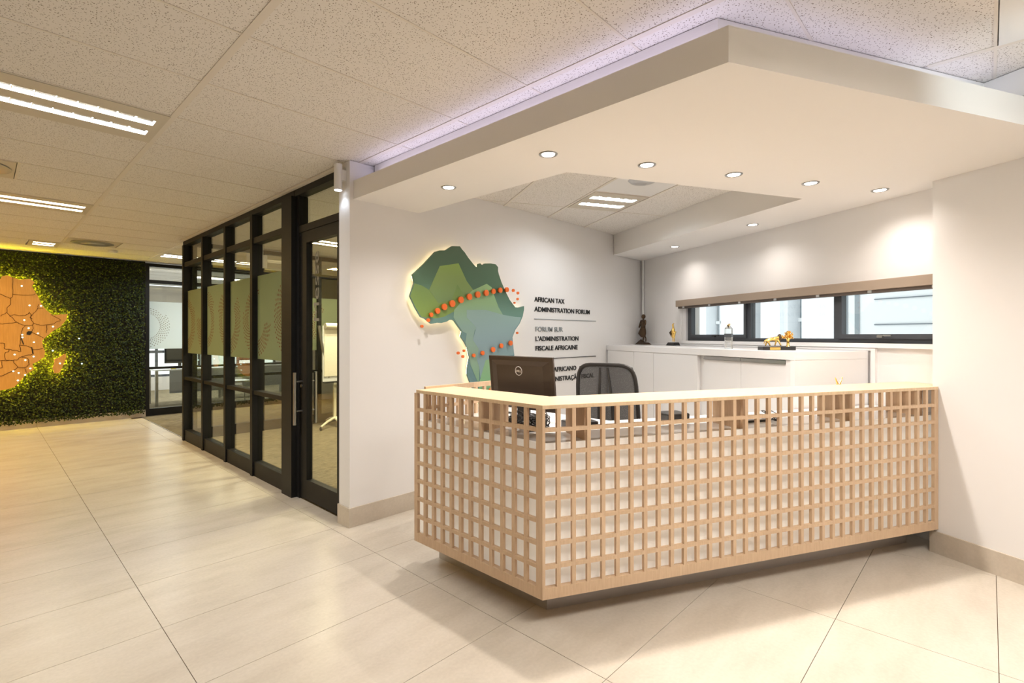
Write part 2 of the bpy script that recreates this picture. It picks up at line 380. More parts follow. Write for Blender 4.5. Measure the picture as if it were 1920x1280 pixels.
# cove light lying on the soffit behind its lip
def area(name, p0, p1, wdt, energy, col, up=True, parent=None, spread=PI):
    p0 = Vector(p0); p1 = Vector(p1); d = (p1-p0); L = d.length; xa = d.normalized(); za = Vector((0, 0, -1 if up else 1)); ya = za.cross(xa)
    M = Matrix((( xa.x, ya.x, za.x, (p0.x+p1.x)/2), (xa.y, ya.y, za.y, (p0.y+p1.y)/2), (xa.z, ya.z, za.z, (p0.z+p1.z)/2), (0, 0, 0, 1)))
    return light('AREA', name, M, energy, col, parent, shape='RECTANGLE', size=L, size_y=wdt, spread=spread)
cx0, cy0 = X_W(2.04, 1.64)
area('cove_strip', (2.05, 3.40, SZ+.15), (2.05, cy0+.05, SZ+.15), .04, COVE, (.80, .74, 1))
pa = rw(1.36, 1.64, SZ+.15); pb = rw(3.1, 1.64, SZ+.15); area('cove_strip', pa, pb, .04, COVE*.42, (.80, .76, 1))
# ceiling inside the opening (rotated grid)
oc = struct('ceiling_recess', MB().prism([(ix-.01, QY), X_W(ix-.01, iw-.01), RWxy(ir+.01, iw-.01), (e1[0], QY)], CZ-.004, CZ+.0), SOFF)
def clip(poly, n, d):                           # keep n.p <= d
    out = []
    for i in range(len(poly)):
        a, b = poly[i], poly[(i+1) % len(poly)]; da = n[0]*a[0]+n[1]*a[1]-d; db = n[0]*b[0]+n[1]*b[1]-d
        if da <= 0: out.append(a)
        if da*db < 0:
            t = da/(da-db); out.append((a[0]+t*(b[0]-a[0]), a[1]+t*(b[1]-a[1])))
    return out
def recess_piece(name, r0, r1, w0, w1, z0, z1, m):
    p = [RWxy(r0, w0), RWxy(r1, w0), RWxy(r1, w1), RWxy(r0, w1)]
    for n, d in (((0, 1), QY-.002), ((-1, 0), -ix-.001), ((-WN.x, -WN.y), -iw-.001), ((RN.x, RN.y), ir-.001)):
        p = clip(p, n, d)
        if len(p) < 3: return
    build(name, MB().prism(p, z0, z1), m, oc)
RB = CZ-.03
for a in range(-4, 6):
    r0 = 2.12+.6*(a-2)
    for b in range(0, 4):
        w0 = 3.43+1.2*(b-1)
        if a == 2 and b == 1: continue
        recess_piece('ceiling_tile', r0+.012, r0+.588, w0+.005, w0+1.195, RB, RB+.02, CTILE)
    recess_piece('ceiling_tee_bar', r0-.012, r0+.012, 2.0, 7.0, RB-.006, RB+.02, TBAR)
for w0 in (4.63, 5.83, 3.43): recess_piece('ceiling_cross_bar', 0, ir, w0-.005, w0+.005, RB-.003, RB+.02, TBAR)
recess_piece('ceiling_cross_bar', 2.13, 2.71, 4.025, 4.035, RB-.003, RB+.02, TBAR)
recess_piece('ceiling_panel', 2.132, 2.708, 3.435, 4.025, RB, RB+.02, WPLAST)

# window in the right wall ----------------------------------------
wf = MB(RWM); x0, x1 = BR+.03, BR+.09
wf.box(x0, x1, WR0, WR1, SILL, SILL+.035); wf.box(x0, x1, WR0, WR1, HEADZ-.04, HEADZ); wf.box(x0, x1, WR0, WR0+.04, SILL+.035, HEADZ-.04); wf.box(x0, x1, WR1-.05, WR1, SILL+.035, HEADZ-.04)
win = struct('window_1', wf, CHAR)
for w_ in (4.11, 3.14): build('mullion', MB(RWM).box(x0, x1, w_, w_+.05, SILL+.035, HEADZ-.04), CHAR, win)
for a, b in ((4.16, WR1-.05), (WR0+.04, 3.14)):
    m = MB(RWM); q0, q1 = x0-.015, x1-.02
    m.box(q0, q1, a, b, SILL+.035, SILL+.072); m.box(q0, q1, a, b, HEADZ-.075, HEADZ-.04); m.box(q0, q1, a, a+.032, SILL+.072, HEADZ-.075); m.box(q0, q1, b-.032, b, SILL+.072, HEADZ-.075)
    build('casement_frame', m, CHAR, win)
for a, b in ((4.16, WR1-.05), (3.19, 4.11), (WR0+.04, 3.14)):
    build('pane', MB(RWM).box(x0+.018, x0+.022, a, b, SILL+.035, HEADZ-.04), GLASS, win)
for w_ in (4.62, 2.78):
    build('window_handle', MB(RWM).box(x0-.04, x0-.015, w_-.02, w_+.02, SILL+.045, SILL+.062).box(x0-.045, x0-.035, w_-.09, w_+.01, SILL+.055, SILL+.066), STEEL if w_ < 3 else BLKP, win)
struct('window_sill', MB(RWM).box(BR-.03, BR+.03, WR0+.01, WR1+.1, SILL-.035, SILL), CABW)
# roller blind in its tan cassette
t = thing('roller_blind', 'tan roller blind cassette mounted over the long narrow strip window', 'blind', rw(BR-.03, 3.75, 1.8))
build('cassette', MB(RWM).box(BR-.075, BR, WR0, 5.20, 1.795, 1.872), BLINDM, t, bevel=.004)
build('bottom_bar', MB(RWM).box(BR-.06, BR-.005, WR0, 5.17, 1.772, 1.794), BLINDD, t)
for k in range(7): build('blind_clip', MB(RWM).box(BR-.066, BR-.06, 5.05-k*.45, 5.08-k*.45, 1.775, 1.798), SILVER, t)
for w_, zz in ((5.13, 1.38), (5.16, 1.45)): build('pull_cord', MB(RWM).tube([(BR-.03, w_, 1.775), (BR-.028, w_-.01, 1.6), (BR-.03, w_, zz)], .0022, 6), WPLAST, t)
# trunking on the right wall and in the corner
build('wall_trunking', MB(RWM).box(BR-.025, BR, 2.80, 2.835, 0, 1.345).box(BR-.025, BR, 2.835, 5.97, 1.327, 1.345), CABW, kind='structure')
build('corner_conduit', MB(RWM).cyl((BR-.02, 5.985, 0), (BR-.02, 5.985, SZ), .014, n=10), WPLAST, kind='structure')

# downlights -------------------------------------------------------
def downlight(x, y, where, k=1.0):
    t = thing('downlight', 'round recessed soffit downlight, '+where, 'light', (x, y, SZ-.006), group='downlights in the dropped soffit')
    build('trim_ring', MB().lathe((x, y, SZ-.006), [(.040, .005), (.046, 0), (.052, .001), (.054, .0055)], 28), STEEL, t, smooth=True)
    build('lamp', MB().lathe((x, y, SZ-.004), [(.001, 0), (.036, 0), (.037, .003)], 24), LAMP, t)
    light('SPOT', 'downlight_beam', Matrix.Translation((x, y, SZ-.012)), SPOT*k, (1, .91, .83), t, spot_size=math.radians(138), spot_blend=1, shadow_soft_size=.018)
DL = [(2.245, 2.735, 'nearest the map wall on the left arm'), (2.226, 1.824, 'second from the map wall on the left arm'), (2.776, 1.505, 'leftmost of the front row'),
      (3.325, 1.19, 'second from left in the front row'), (3.868, .879, 'third from left in the front row'), (4.391, .564, 'right end of the front row near the pillar'),
      (4.947, 1.601, 'right one on the rear strip over the window'), (5.54, 2.65, 'left one on the rear strip over the cabinets')]
for (x, y, s), k in zip(DL, (.8, 1, 1, 1, .95, .36, .19, .19)): downlight(x, y, s, k)

# fluorescent louvre fixtures --------------------------------------
BODY = mat('fixture_body_enamel', (.60, .55, .46), .5)
CHROME = mat('louvre_aluminium', (.8, .8, .82), .25, 1)
def fixture(M, L, label, z, energy=FLUO, col=(.93, .97, 1), wd=.6, slots=(.19, .40), group='louvred ceiling light fixtures'):
    # M maps local x (length) and y (width) to world; body top-level thing
    c = M @ Vector((L/2, wd/2, z-.004)); t = thing('ceiling_light', label, 'ceiling light', c, 0, group)
    b = MB(M)
    ys = [0]; 
    for s in slots: ys += [s-.045, s+.045]
    ys.append(wd)
    for k in range(0, len(ys), 2): b.box(.012, L-.012, ys[k]+(.008 if k == 0 else 0), ys[k+1]-(.008 if k == len(ys)-2 else 0), z-.003, z+.02)
    for s in slots:
        b.box(.012, .06, s-.045, s+.045, z-.003, z+.02); b.box(L-.06, L-.012, s-.045, s+.045, z-.003, z+.02)
    build('body', b, BODY, t)
    for s in slots:
        g = MB(M); n = max(3, int((L-.12)/.085))
        for k in range(1, n):
            x = .06+(L-.12)*k/n; g.box(x-.002, x+.002, s-.044, s+.044, z, z+.017)
        build('louvre', g, CHROME, t, kind='stuff')
        p0 = M @ Vector((.065, s, z+.022)); p1 = M @ Vector((L-.065, s, z+.022))
        area('fluorescent_tube', p0, p1, .085, energy*(L/1.2), col, up=False, parent=t)
def GM(i, j): return Matrix.Translation((GX0+i*1.2, GY0+j*.6, 0))
fixture(GM(-1, 2), 1.2, 'long twin-slot louvred ceiling light nearest the camera at left', CZ)
fixture(GM(-1, 7), 1.2, 'second louvred ceiling light, farther along the left aisle', CZ, col=(1, .86, .62), energy=FLUO*.7)
fixture(Matrix.Translation((GX0-.35, GY0+12*.6, 0)), .35, 'short louvred ceiling light just before the plant wall', CZ, energy=FLUO*.6, col=(1, .9, .7))
fixture(GM(1, 12)@Matrix.Translation((.0, .0, 0)), 1.2, 'louvred ceiling light over the carpet before the office glass', CZ)
fixture(RWM@Matrix.Translation((2.13, 4.035, 0)), .58, 'short twin-slot ceiling light in the raised ceiling over the desk', RB-.002, energy=FLUO*.8, wd=.59, slots=(.17, .40))
fixture(GM(2, 4)@Matrix.Identity(4), 1.2, 'louvred ceiling light inside the meeting room nearest its door', CZ, col=(1, .90, .62), energy=FLUO*2.4) 
fixture(GM(2, 7), 1.2, 'second louvred ceiling light at the far end of the meeting room', CZ, col=(1, .90, .62), energy=FLUO*2.4)
# fixtures behind and beside the camera (real ones, out of frame)
fixture(GM(0, -5), 1.2, 'louvred ceiling light over the entrance', CZ, energy=FLUO*1.5, col=(1, .95, .89))
fixture(GM(1, -6), 1.2, 'louvred ceiling light beside the entrance pillar', CZ, energy=FLUO*.9, col=(1, .95, .89))
# plain office fixtures beyond
for i, y in ((2, 12.4), (2, 14.2)):
    fixture(Matrix.Translation((GX0+i*1.2, y, -.03)), 1.2, 'louvred ceiling light in the far office' + (' near its glass' if y < 13 else ' near its windows'), CZ, energy=FLUO*2.4)

# square diffusers, speaker and detectors
def diffuser(x0, y0, x1, y1, label, rx=.2, dz=0, nm='air_diffuser', m=None):
    cx, cy = (x0+x1)/2, (y0+y1)/2; t = thing(nm, label, 'air vent', (cx, cy, CZ-.006))
    build('panel', MB().box(x0+.012, x1-.012, y0+.012, y1-.012, CZ-.001, CZ+.015), m or BODY, t)
    build('disc', MB().lathe((cx, cy, CZ-.02), [(rx*.5, 0), (rx*.85, .002), (rx, .010), (rx, .014)], 32), SILVER, t, smooth=True)
    build('cone', MB().lathe((cx, cy, CZ-.034), [(rx*.25, 0), (rx*.5, .006), (rx*.55, .0135)], 32), SILVER, t, smooth=True)
diffuser(-.395, GY0+5*.6, .205, GY0+6*.6, 'square air diffuser with round disc at the left edge of the ceiling', .27)
build('ceiling_tile', MB().box(.213, .801, GY0+5*.6+.004, GY0+6*.6-.004, CZ+.004, CZ+.016), CTILE, ce)
build('ceiling_tee_bar', MB().box(.198, .216, GY0+5*.6, GY0+6*.6, CZ, CZ+.03), TBAR, ce)
diffuser(.805, GY0+11*.6, 1.405, GY0+12*.6, 'square air diffuser with round disc in front of the plant wall', .24)
build('ceiling_tile', MB().box(1.413, 2.0, GY0+11*.6+.004, GY0+12*.6-.004, CZ+.004, CZ+.016), CTILE, ce)
build('ceiling_tile', MB().box(-.391, .45, GY0+12*.6+.004, GY0+13*.6-.004, CZ+.004, CZ+.016), CTILE, ce)
build('smoke_detector', MB().lathe((1.42, 9.9, CZ-.04), [(.03, 0), (.055, .008), (.06, .03), (.065, .04)], 24), WPLAST, None, 'white domed smoke detector on the ceiling near the plant wall', 'detector', smooth=True)
# smooth square panel at top right of the frame
t = thing('ceiling_access_panel', 'smooth off-white square ceiling panel by the soffit at upper right', 'panel', (2.75, -.32, CZ-.003))
build('panel', MB().box(2.02, 3.19, -.61, -.03, CZ-.002, CZ+.004), WPLAST, t)
build('ridge', MB().box(2.1, 3.1, -.34, -.30, CZ-.006, CZ-.002), WPLAST, t)
# air diffuser stub in raised ceiling
p = rw(2.42, 3.52, RB); build('recess_vent', MB(RWM).lathe((2.36, 3.62, RB-.03), [(.06, 0), (.10, .012), (.12, .03)], 28), SILVER, None, 'grey round vent disc in the raised ceiling above the desk', 'air vent', smooth=True)
# cylinder wall spotlight on the end of the partition wall
t = thing('wall_spotlight', 'small white cylinder spotlight on the wall end beside the glass door', 'spotlight', (1.868, 3.57, 2.38))
build('cylinder_body', MB().cyl((1.862, 3.575, 2.545), (1.862, 3.575, 2.74), .030, n=20), WPLAST, t, smooth=True)
build('mount', MB().box(1.88, 1.915, 3.55, 3.60, 2.62, 2.70), WPLAST, t)
build('lens', MB().cyl((1.862, 3.575, 2.541), (1.862, 3.575, 2.546), .026, n=20), emis('cool_lens', (.85, .92, 1), 6), t)
light('SPOT', 'spot_beam', Matrix.Translation((1.862, 3.575, 2.53)), 1.0, (.75, .85, 1), t, spot_size=math.radians(120), spot_blend=.7, shadow_soft_size=.02)
# matching cool spotlight out of frame, washing the soffit face
p = Vector((2.62, -.70, 2.50)); tgt = Vector((3.30, -.02, 2.56)); q = (tgt-p).to_track_quat('-Z', 'Y').to_matrix().to_4x4()
t = thing('wall_spotlight', 'white cylinder spotlight by the pillar aimed at the soffit edge', 'spotlight', p)
build('cylinder_body', MB(Matrix.Translation(p)@q).cyl((0, 0, .01), (0, 0, .14), .03, n=16), WPLAST, t)
light('SPOT', 'spot_beam', Matrix.Translation(p)@q, 15, (.80, .95, 1), t, spot_size=math.radians(68), spot_blend=1, shadow_soft_size=.02)

# ================================================================== GLASS PARTITIONS
def partition(name, M, L, bays, kickh=.15, rail=.86, trans=2.42, door=None, film=FROST, dots=DOTM, top=2.745, period=.85, phase=0):
    """local x along, y depth (0 front face, positive behind); bays = list of x where posts stand (left edge), post width .065"""
    pw = .06; b = MB(M)
    g = struct(name, b.box(0, L, 0, .09, top-.055, top), BLK)
    for x in bays: build('post', MB(M).box(x, x+pw, -.012, .09, 0, top-.055), BLK, g)
    for k in range(len(bays)-1):
        a, c = bays[k]+pw, bays[k+1]
        build('transom', MB(M).box(a, c, 0, .08, trans-.03, trans+.03), BLK, g)
        build('mid_rail', MB(M).box(a, c, 0, .08, rail-.02, rail+.02), BLK, g)
        build('kick_plate', MB(M).box(a, c, .005, .08, 0, kickh), BLK, g)
        for z0, z1 in ((kickh, rail-.02), (rail+.02, trans-.03), (trans+.03, top-.055)):
            build('pane', MB(M).box(a, c, .045, .049, z0, z1), GLASS, g)
        f = build('frosted_film', MB(M).box(a, c, .0425, .0435, 1.205, 2.062), film, g)
        # swirling rows of dashes printed on the film
        d = MB(M)
        for cx in [phase+period*q for q in range(-1, int(L/period)+3)]:
            for ring in range(6):
                r = .235+.028*ring
                n = 44
                for s in range(n):
                    an = 2*PI*s/n+ring*.05
                    px, pz = cx+r*math.cos(an)*1.0, 1.62+r*math.sin(an)*1.02
                    if (math.sin(an*1.0+cx*2.3) > .55 and ring > 3) or (math.cos(an+cx) < -.75): continue
                    if px < a+.01 or px > c-.01: continue
                    da = .0115; db = .007
                    tx, tz = -math.sin(an+.5), math.cos(an+.5); nx, nz = tz, -tx
                    pts = [(px+tx*da+nx*db*.6, pz+tz*da+nz*db*.6), (px-tx*da+nx*db, pz-tz*da+nz*db), (px-tx*da-nx*db, pz-tz*da-nz*db), (px+tx*da-nx*db*.6, pz+tz*da-nz*db*.6)]
                    d.plate(pts, .0415, .0424)
        if d.v: build('film_dots', d, dots, g, kind='stuff')
    return g
# main partition along Y at X = 1.93: local x runs from Y=8.11 back to 4.5 ; depth +X
PM = Matrix(((0, 1, 0, 1.935), (-1, 0, 0, 8.11), (0, 0, 1, 0), (0, 0, 0, 1)))
main_bays = [0, .87, 1.724, 2.549, 3.387]
pg = partition('partition_meeting', PM, 3.59, main_bays, phase=.02)
build('wide_post', MB(PM).box(3.387, 3.60, -.03, .11, 0, 2.69), BLK, pg)
struct('trim_2', MB().box(1.905, 1.935, 3.66, 8.12, 2.745, CZ), TBAR)
# door bay
DM = PM @ Matrix.Translation((3.60, 0, 0))
dr = struct('door_1', MB(DM).box(0, .05, .02, .10, 0, 2.69).box(.80, .845, .02, .10, 0, 2.69).box(.05, .80, .02, .10, 2.36, 2.42).box(0, .845, 0, .09, 2.69, 2.745), BLK)
lf = build('door_leaf', MB(DM).box(.05, .17, .03, .085, .012, 2.36).box(.72, .80, .03, .085, .012, 2.36).box(.17, .72, .03, .085, .012, .185).box(.17, .72, .03, .085, 2.26, 2.36), BLK, dr)
build('pane', MB(DM).box(.17, .72, .055, .061, .185, 2.26), GLASS, lf)
build('pane', MB(DM).box(.05, .80, .055, .059, 2.42, 2.69), GLASS, dr)
for y in (-.035, .15):
    hb = MB(DM).cyl((.085, y, .66), (.085, y, 1.12), .015, n=14)
    for z in (.78, 1.04): hb.cyl((.085, y, z), (.085, .03 if y < 0 else .085, z), .009, n=10)
    build('pull_handle', hb, STEEL, lf, smooth=True)
build('lock_cylinder', MB(DM).cyl((.085, .03, 1.0), (.085, .018, 1.0), .014, n=12), STEEL, lf)
# room name in grey vinyl letters running up the door glass
def textmesh(name, s, m, parent, org, xdir, zdir, w_, h_, depth=.003, label=None, bold=0.0, words=False):
    cu = bpy.data.curves.new(name, 'FONT'); cu.body = s; cu.size = 1; cu.extrude = .5; cu.offset = bold; cu.resolution_u = 3
    to = bpy.data.objects.new(name+'_src', cu); COL.objects.link(to)
    dg = bpy.context.evaluated_depsgraph_get(); dg.update(); me0 = bpy.data.meshes.new_from_object(to.evaluated_get(dg))
    bpy.data.objects.remove(to)
    xs = [v.co.x for v in me0.vertices]; ys = [v.co.y for v in me0.vertices]
    xa, xb = min(xs), max(xs); ya, yb = 0.0, .729
    xdir = Vector(xdir); zdir = Vector(zdir); nd = xdir.cross(zdir)
    sx = w_/(xb-xa); sy = h_/(yb-ya)
    vs = [Vector(org)+xdir*((v.co.x-xa)*sx)+zdir*(v.co.y*sy)+nd*((v.co.z+.5)*depth) for v in me0.vertices]
    faces = [tuple(p.vertices) for p in me0.polygons]
    if words and ' ' in s:
        iv = sorted((min(me0.vertices[i].co.x for i in f), max(me0.vertices[i].co.x for i in f)) for f in faces); gaps = []; hi = iv[0][1]
        for a, c in iv:
            if a > hi: gaps.append((a-hi, (a+hi)/2))
            hi = max(hi, c)
        cuts = sorted(g[1] for g in sorted(gaps, reverse=True)[:s.count(' ')])+[1e9]; lo = -1e9
        for cut in cuts:
            fs = [f for f in faces if lo < me0.vertices[f[0]].co.x < cut]; idx = sorted({i for f in fs for i in f}); mp = {i: k for k, i in enumerate(idx)}
            mb = MB(); mb.v = [vs[i] for i in idx]; mb.f = [tuple(mp[i] for i in f) for f in fs]; build(name, mb, m, parent, kind='stuff'); lo = cut
        bpy.data.meshes.remove(me0); return
    mb = MB(); mb.v = vs; mb.f = faces
    bpy.data.meshes.remove(me0)
    return build(name, mb, m, parent, label)
q = DM @ Vector((.36, .052, 1.57))
textmesh('door_lettering', 'Messe', FROSTT, lf, q, (0, 0, 1), (0, 1, 0), .60, .10, .001)
# cross partition at Y = 8.1 closing the meeting room, then office front at Y = 10.95
partition('partition_cross', Matrix.Translation((2.02, 8.02, 0)), 4.58, [0, .9, 1.8, 2.7, 3.6, 4.5], phase=.3)
partition('partition_office', Matrix.Translation((2.03, 10.95, 0)), 2.67, [0, 1.3, 2.61], film=FROSTW, dots=DOTG, kickh=.13, period=1.0, phase=.0)

# ================================================================== PLANT WALL
GY = 10.95
lv = MB(); LVv = lv.v; LVf = lv.f
def leaves(n, x0, x1, z0, z1):
    for _ in range(n):
        x = random.uniform(x0, x1); z = random.uniform(z0, z1)
        if z > 2.74: z = 2.74
        y = GY-.015-random.random()**1.5*.095
        a = random.uniform(0, 2*PI); s = random.uniform(.022, .042)
        d = Vector((math.cos(a), -random.uniform(.1, .8), math.sin(a)-.35)).normalized()
        sd = d.cross(Vector((random.uniform(-.5, .5), -1, random.uniform(-.6, .9)))).normalized()
        p = Vector((x, y, z)); k = len(LVv)
        LVv.extend([p, p+d*s*.5+sd*s*.32, p+d*s, p+d*s*.5-sd*s*.32]); LVf.append((k, k+1, k+2, k+3))
leaves(22000, -.3, 2.01, .12, 2.74); leaves(9000, -3.9, -.3, .12, 2.74); leaves(900, -.3, 2.0, .085, .13)
gw = thing('plant_wall', 'dense dark green artificial leaf wall with a timber map mounted on it', 'plant wall', (-1, GY-.05, .12))
build('leaves', lv, LEAF, gw, kind='stuff')
def mz(x, y): p = onplane(x/4.921, 490+y/4.921, (0, 1, 0), GY-.175); return (p.x, p.z)
east = [(0, 165), (20, 135), (70, 128), (120, 150), (170, 165), (220, 165), (270, 160), (305, 175), (315, 195), (295, 230), (330, 290), (355, 330), (380, 390), (430, 450), (480, 490), (510, 495), (560, 488), (625, 485), (610, 540), (560, 600), (490, 640), (430, 690), (390, 730), (395, 780), (415, 830), (410, 880), (350, 920), (300, 945), (310, 1000), (240, 1040), (190, 1100), (130, 1160), (60, 1180), (0, 1190)]
west = [(-60, 1180), (-110, 1060), (-150, 900), (-170, 760), (-230, 640), (-380, 620), (-500, 540), (-560, 400), (-500, 270), (-380, 150), (-220, 100), (-90, 140)]
mapo = [mz(*p) for p in east+west]
mp_ = thing('timber_map', 'orange wood veneer map of the continent with carved borders on plant wall', 'wall map', (0, GY-.175, 1.0))
build('map_panel', MB().plate(mapo, GY-.175, GY-.157), MAPWOOD, mp_)
mad = [mz(*p) for p in [(605, 850), (612, 880), (590, 940), (560, 1010), (540, 1030), (500, 1030), (485, 980), (500, 940), (500, 900), (550, 885), (580, 860)]]
build('island_panel', MB().plate(mad, GY-.175, GY-.157), MAPWOOD, mp_)
def inset(poly, d):
    n = len(poly); a = sum(poly[i][0]*poly[(i+1) % n][1]-poly[(i+1) % n][0]*poly[i][1] for i in range(n)); s = 1 if a > 0 else -1; out = []
    for i in range(n):
        p0, p1, p2 = Vector(poly[i-1]), Vector(poly[i]), Vector(poly[(i+1) % n]); t_ = (p2-p0)
        if t_.length < 1e-6: t_ = p1-p0
        t_.normalize(); out.append((p1.x-t_.y*d*s, p1.y+t_.x*d*s))
    return out
for nm, pl, d in (('led_strip', mapo, .014), ('led_strip', mad, .014)):
    build(nm, MB().tube([(x, GY-.143, z) for x, z in inset(pl, d)], .006, 5, True), LEDY, mp_)
DARKL = mat('carved_border_line', (.10, .04, .01), .8)
bl = [[(115, 150), (118, 305), (115, 330), (90, 340), (0, 300)], [(118, 305), (300, 312), (330, 295)], [(95, 340), (97, 395), (65, 430), (60, 470), (95, 505), (155, 560)], [(0, 505), (60, 470)], [(95, 505), (130, 490), (180, 500), (240, 495), (270, 470), (285, 490), (280, 520), (300, 530)],
      [(300, 490), (350, 435), (400, 430)], [(355, 395), (345, 435)], [(280, 520), (290, 500), (300, 490)], [(280, 520), (310, 565), (340, 580), (400, 590), (500, 575), (560, 540), (470, 490)], [(0, 575), (60, 572), (155, 560), (180, 575), (230, 588), (300, 585), (310, 572)],
      [(230, 588), (205, 630), (190, 700)], [(300, 590), (305, 620), (290, 650), (400, 705)], [(430, 590), (428, 660)], [(190, 700), (185, 770), (240, 780), (290, 795), (300, 815), (400, 800)], [(0, 750), (40, 760), (45, 805), (110, 815), (190, 830), (180, 770)], [(45, 840), (78, 835), (80, 812)],
      [(45, 840), (45, 900), (60, 915), (150, 910), (200, 880), (265, 860), (300, 860)], [(120, 915), (165, 975), (230, 980), (265, 950), (262, 900), (200, 880)], [(0, 915), (120, 912)], [(15, 920), (18, 975), (0, 985)], [(0, 1055), (30, 1055), (60, 1035), (120, 1010), (165, 975)], [(230, 985), (245, 1025)]]
b = MB()
for L_ in bl:
    P = [mz(*p) for p in L_]; R_ = []
    for i in range(len(P)-1):
        for k in range(4):
            f = k/4; R_.append((P[i][0]+(P[i+1][0]-P[i][0])*f+random.uniform(-.006, .006), GY-.176, P[i][1]+(P[i+1][1]-P[i][1])*f+random.uniform(-.006, .006)))
    R_.append((P[-1][0], GY-.176, P[-1][1])); b.tube(R_, .0045, 4)
build('border_line', b, DARKL, mp_, kind='stuff')
for pl in ([(245, 655), (262, 642), (298, 645), (290, 665), (275, 680), (245, 675)], [(190, 705), (200, 705), (222, 765), (212, 768)], [(285, 790), (297, 790), (312, 855), (298, 850)]):
    build('lake_inlay', MB().plate([mz(*p) for p in pl], GY-.179, GY-.175), BLKP, mp_)
for k, (x, y) in enumerate([(200, 226), (273, 405), (378, 410), (224, 541), (264, 615), (350, 663), (205, 676), (207, 700), (313, 745), (489, 601), (135, 858), (310, 877), (234, 910), (280, 987), (123, 1012), (172, 1028), (232, 1046), (165, 1097), (553, 940), (730, 711), (487, 822), (755, 942)]):
    q = mz(x, y); build('map_led', MB().cyl((q[0], GY-.183, q[1]), (q[0], GY-.175, q[1]), .011, n=12), LEDC, mp_)
# yellow glow fitting above the plant wall (linear washer out of frame at left)
light('AREA', 'plant_wall_glow', Matrix.Translation((-1.3, 9.3, CZ-.02)), 105, (1, .62, .16), gw, shape='RECTANGLE', size=1.2, size_y=.3)

# ================================================================== MAP SIGN ON THE WHITE WALL
SY = QY-.055
def az(x, y): p = onplane(760+x/4.2667, 440+y/4.2667, (0, 1, 0), SY-.018); return (p.x, p.z)
afr = [(375, 90), (437, 92), (455, 118), (475, 140), (505, 185), (545, 235), (560, 252), (578, 262), (580, 245), (585, 232), (600, 228), (615, 243), (635, 230), (680, 229), (722, 235), (742, 258), (742, 290), (748, 315), (770, 380), (800, 450), (820, 490), (835, 520), (865, 560), (880, 580), (905, 582), (950, 570), (950, 595), (940, 650), (915, 710), (880, 760), (857, 820), (862, 880), (872, 965), (868, 1040), (820, 1110), (775, 1180), (765, 1240), (720, 1320), (660, 1370), (600, 1370), (575, 1310), (545, 1240), (520, 1180), (497, 1120), (500, 1060), (515, 980), (498, 900), (470, 850), (445, 815), (455, 775), (415, 720), (395, 690), (380, 680), (355, 680), (330, 695), (290, 705), (255, 703), (210, 712), (180, 690), (160, 672), (125, 658), (80, 580), (38, 490), (55, 440), (72, 385), (58, 318), (150, 232), (240, 135), (275, 125), (320, 125), (350, 105)]
AO = [az(*p) for p in afr]
def gradm(name, stops):
    m = mat(name, (.2, .3, .2), .22, spec=.5); n, l, b = nt(m); g = n.new('ShaderNodeNewGeometry'); s = n.new('ShaderNodeSeparateXYZ'); l.new(g.outputs['Position'], s.inputs[0])
    mr = n.new('ShaderNodeMapRange'); mr.inputs[1].default_value = .8; mr.inputs[2].default_value = 2.25; l.new(s.outputs['Z'], mr.inputs[0])
    tobase(m, ramp(m, mr.outputs[0], stops)); return m
A_DK = gradm('print_dark_green', [(.0, (.10, .20, .20)), (.35, (.15, .27, .30)), (.6, (.14, .27, .21)), (.75, (.075, .16, .095)), (.95, (.085, .15, .09))])
A_OL = gradm('print_olive', [(.5, (.22, .34, .06)), (.8, (.15, .25, .09)), (1, (.24, .36, .08))])
A_MID = gradm('print_mid_olive', [(.6, (.14, .24, .10)), (.8, (.22, .32, .10)), (.95, (.27, .42, .08))])
A_CT = gradm('print_sage_to_blue', [(.0, (.12, .32, .16)), (.3, (.26, .40, .30)), (.5, (.25, .39, .34)), (.65, (.28, .46, .24)), (.85, (.25, .42, .16))])
A_BL = gradm('print_blue_grey', [(.0, (.20, .34, .34)), (.4, (.25, .37, .40)), (.6, (.28, .42, .38)), (.8, (.25, .40, .25))])
A_SO = gradm('print_light_green', [(.0, (.15, .40, .20)), (.3, (.26, .45, .25))])
sg = thing('map_sign', 'green faceted continent cut-out sign with warm backlight on white wall', 'sign', (3.1, SY, .8))
build('sign_board', MB().plate(AO, SY-.018, SY), A_DK, sg)
build('led_strip', MB().tube([(x, SY+.022, z) for x, z in inset(AO, .022)], .004, 5, True), LEDW, sg)
def patch(pts, m, lay, name='printed_facet'):
    P = [az(*p) for p in pts]; build(name, MB().plate(P, SY-.018-.0006*lay, SY-.018-.0006*(lay-1)-.0001), m, sg)
patch([(40, 490), (74, 388), (130, 405), (190, 440), (265, 548), (370, 525), (415, 400), (480, 500), (540, 448), (600, 520), (520, 600), (385, 615), (310, 655), (250, 668), (165, 662), (127, 655), (82, 578)], A_OL, 1)
patch([(275, 250), (425, 228), (490, 370), (545, 445), (480, 500), (415, 400), (370, 525), (265, 548), (190, 440)], A_MID, 2)
patch([(535, 445), (650, 392), (690, 420), (715, 500), (745, 580), (780, 640), (700, 700), (600, 740), (555, 760), (540, 840), (585, 910), (570, 990), (590, 1060), (590, 1170), (575, 1170), (520, 1040), (510, 960), (480, 860), (490, 790), (456, 772), (420, 720), (385, 660), (390, 600), (480, 500)], A_CT, 3)
patch([(780, 640), (868, 655), (925, 660), (910, 708), (876, 756), (852, 820), (858, 880), (866, 960), (760, 975), (690, 985), (640, 1005), (600, 1150), (590, 1060), (570, 990), (585, 910), (540, 840), (565, 740), (490, 660), (490, 600), (640, 600)], A_BL, 4)
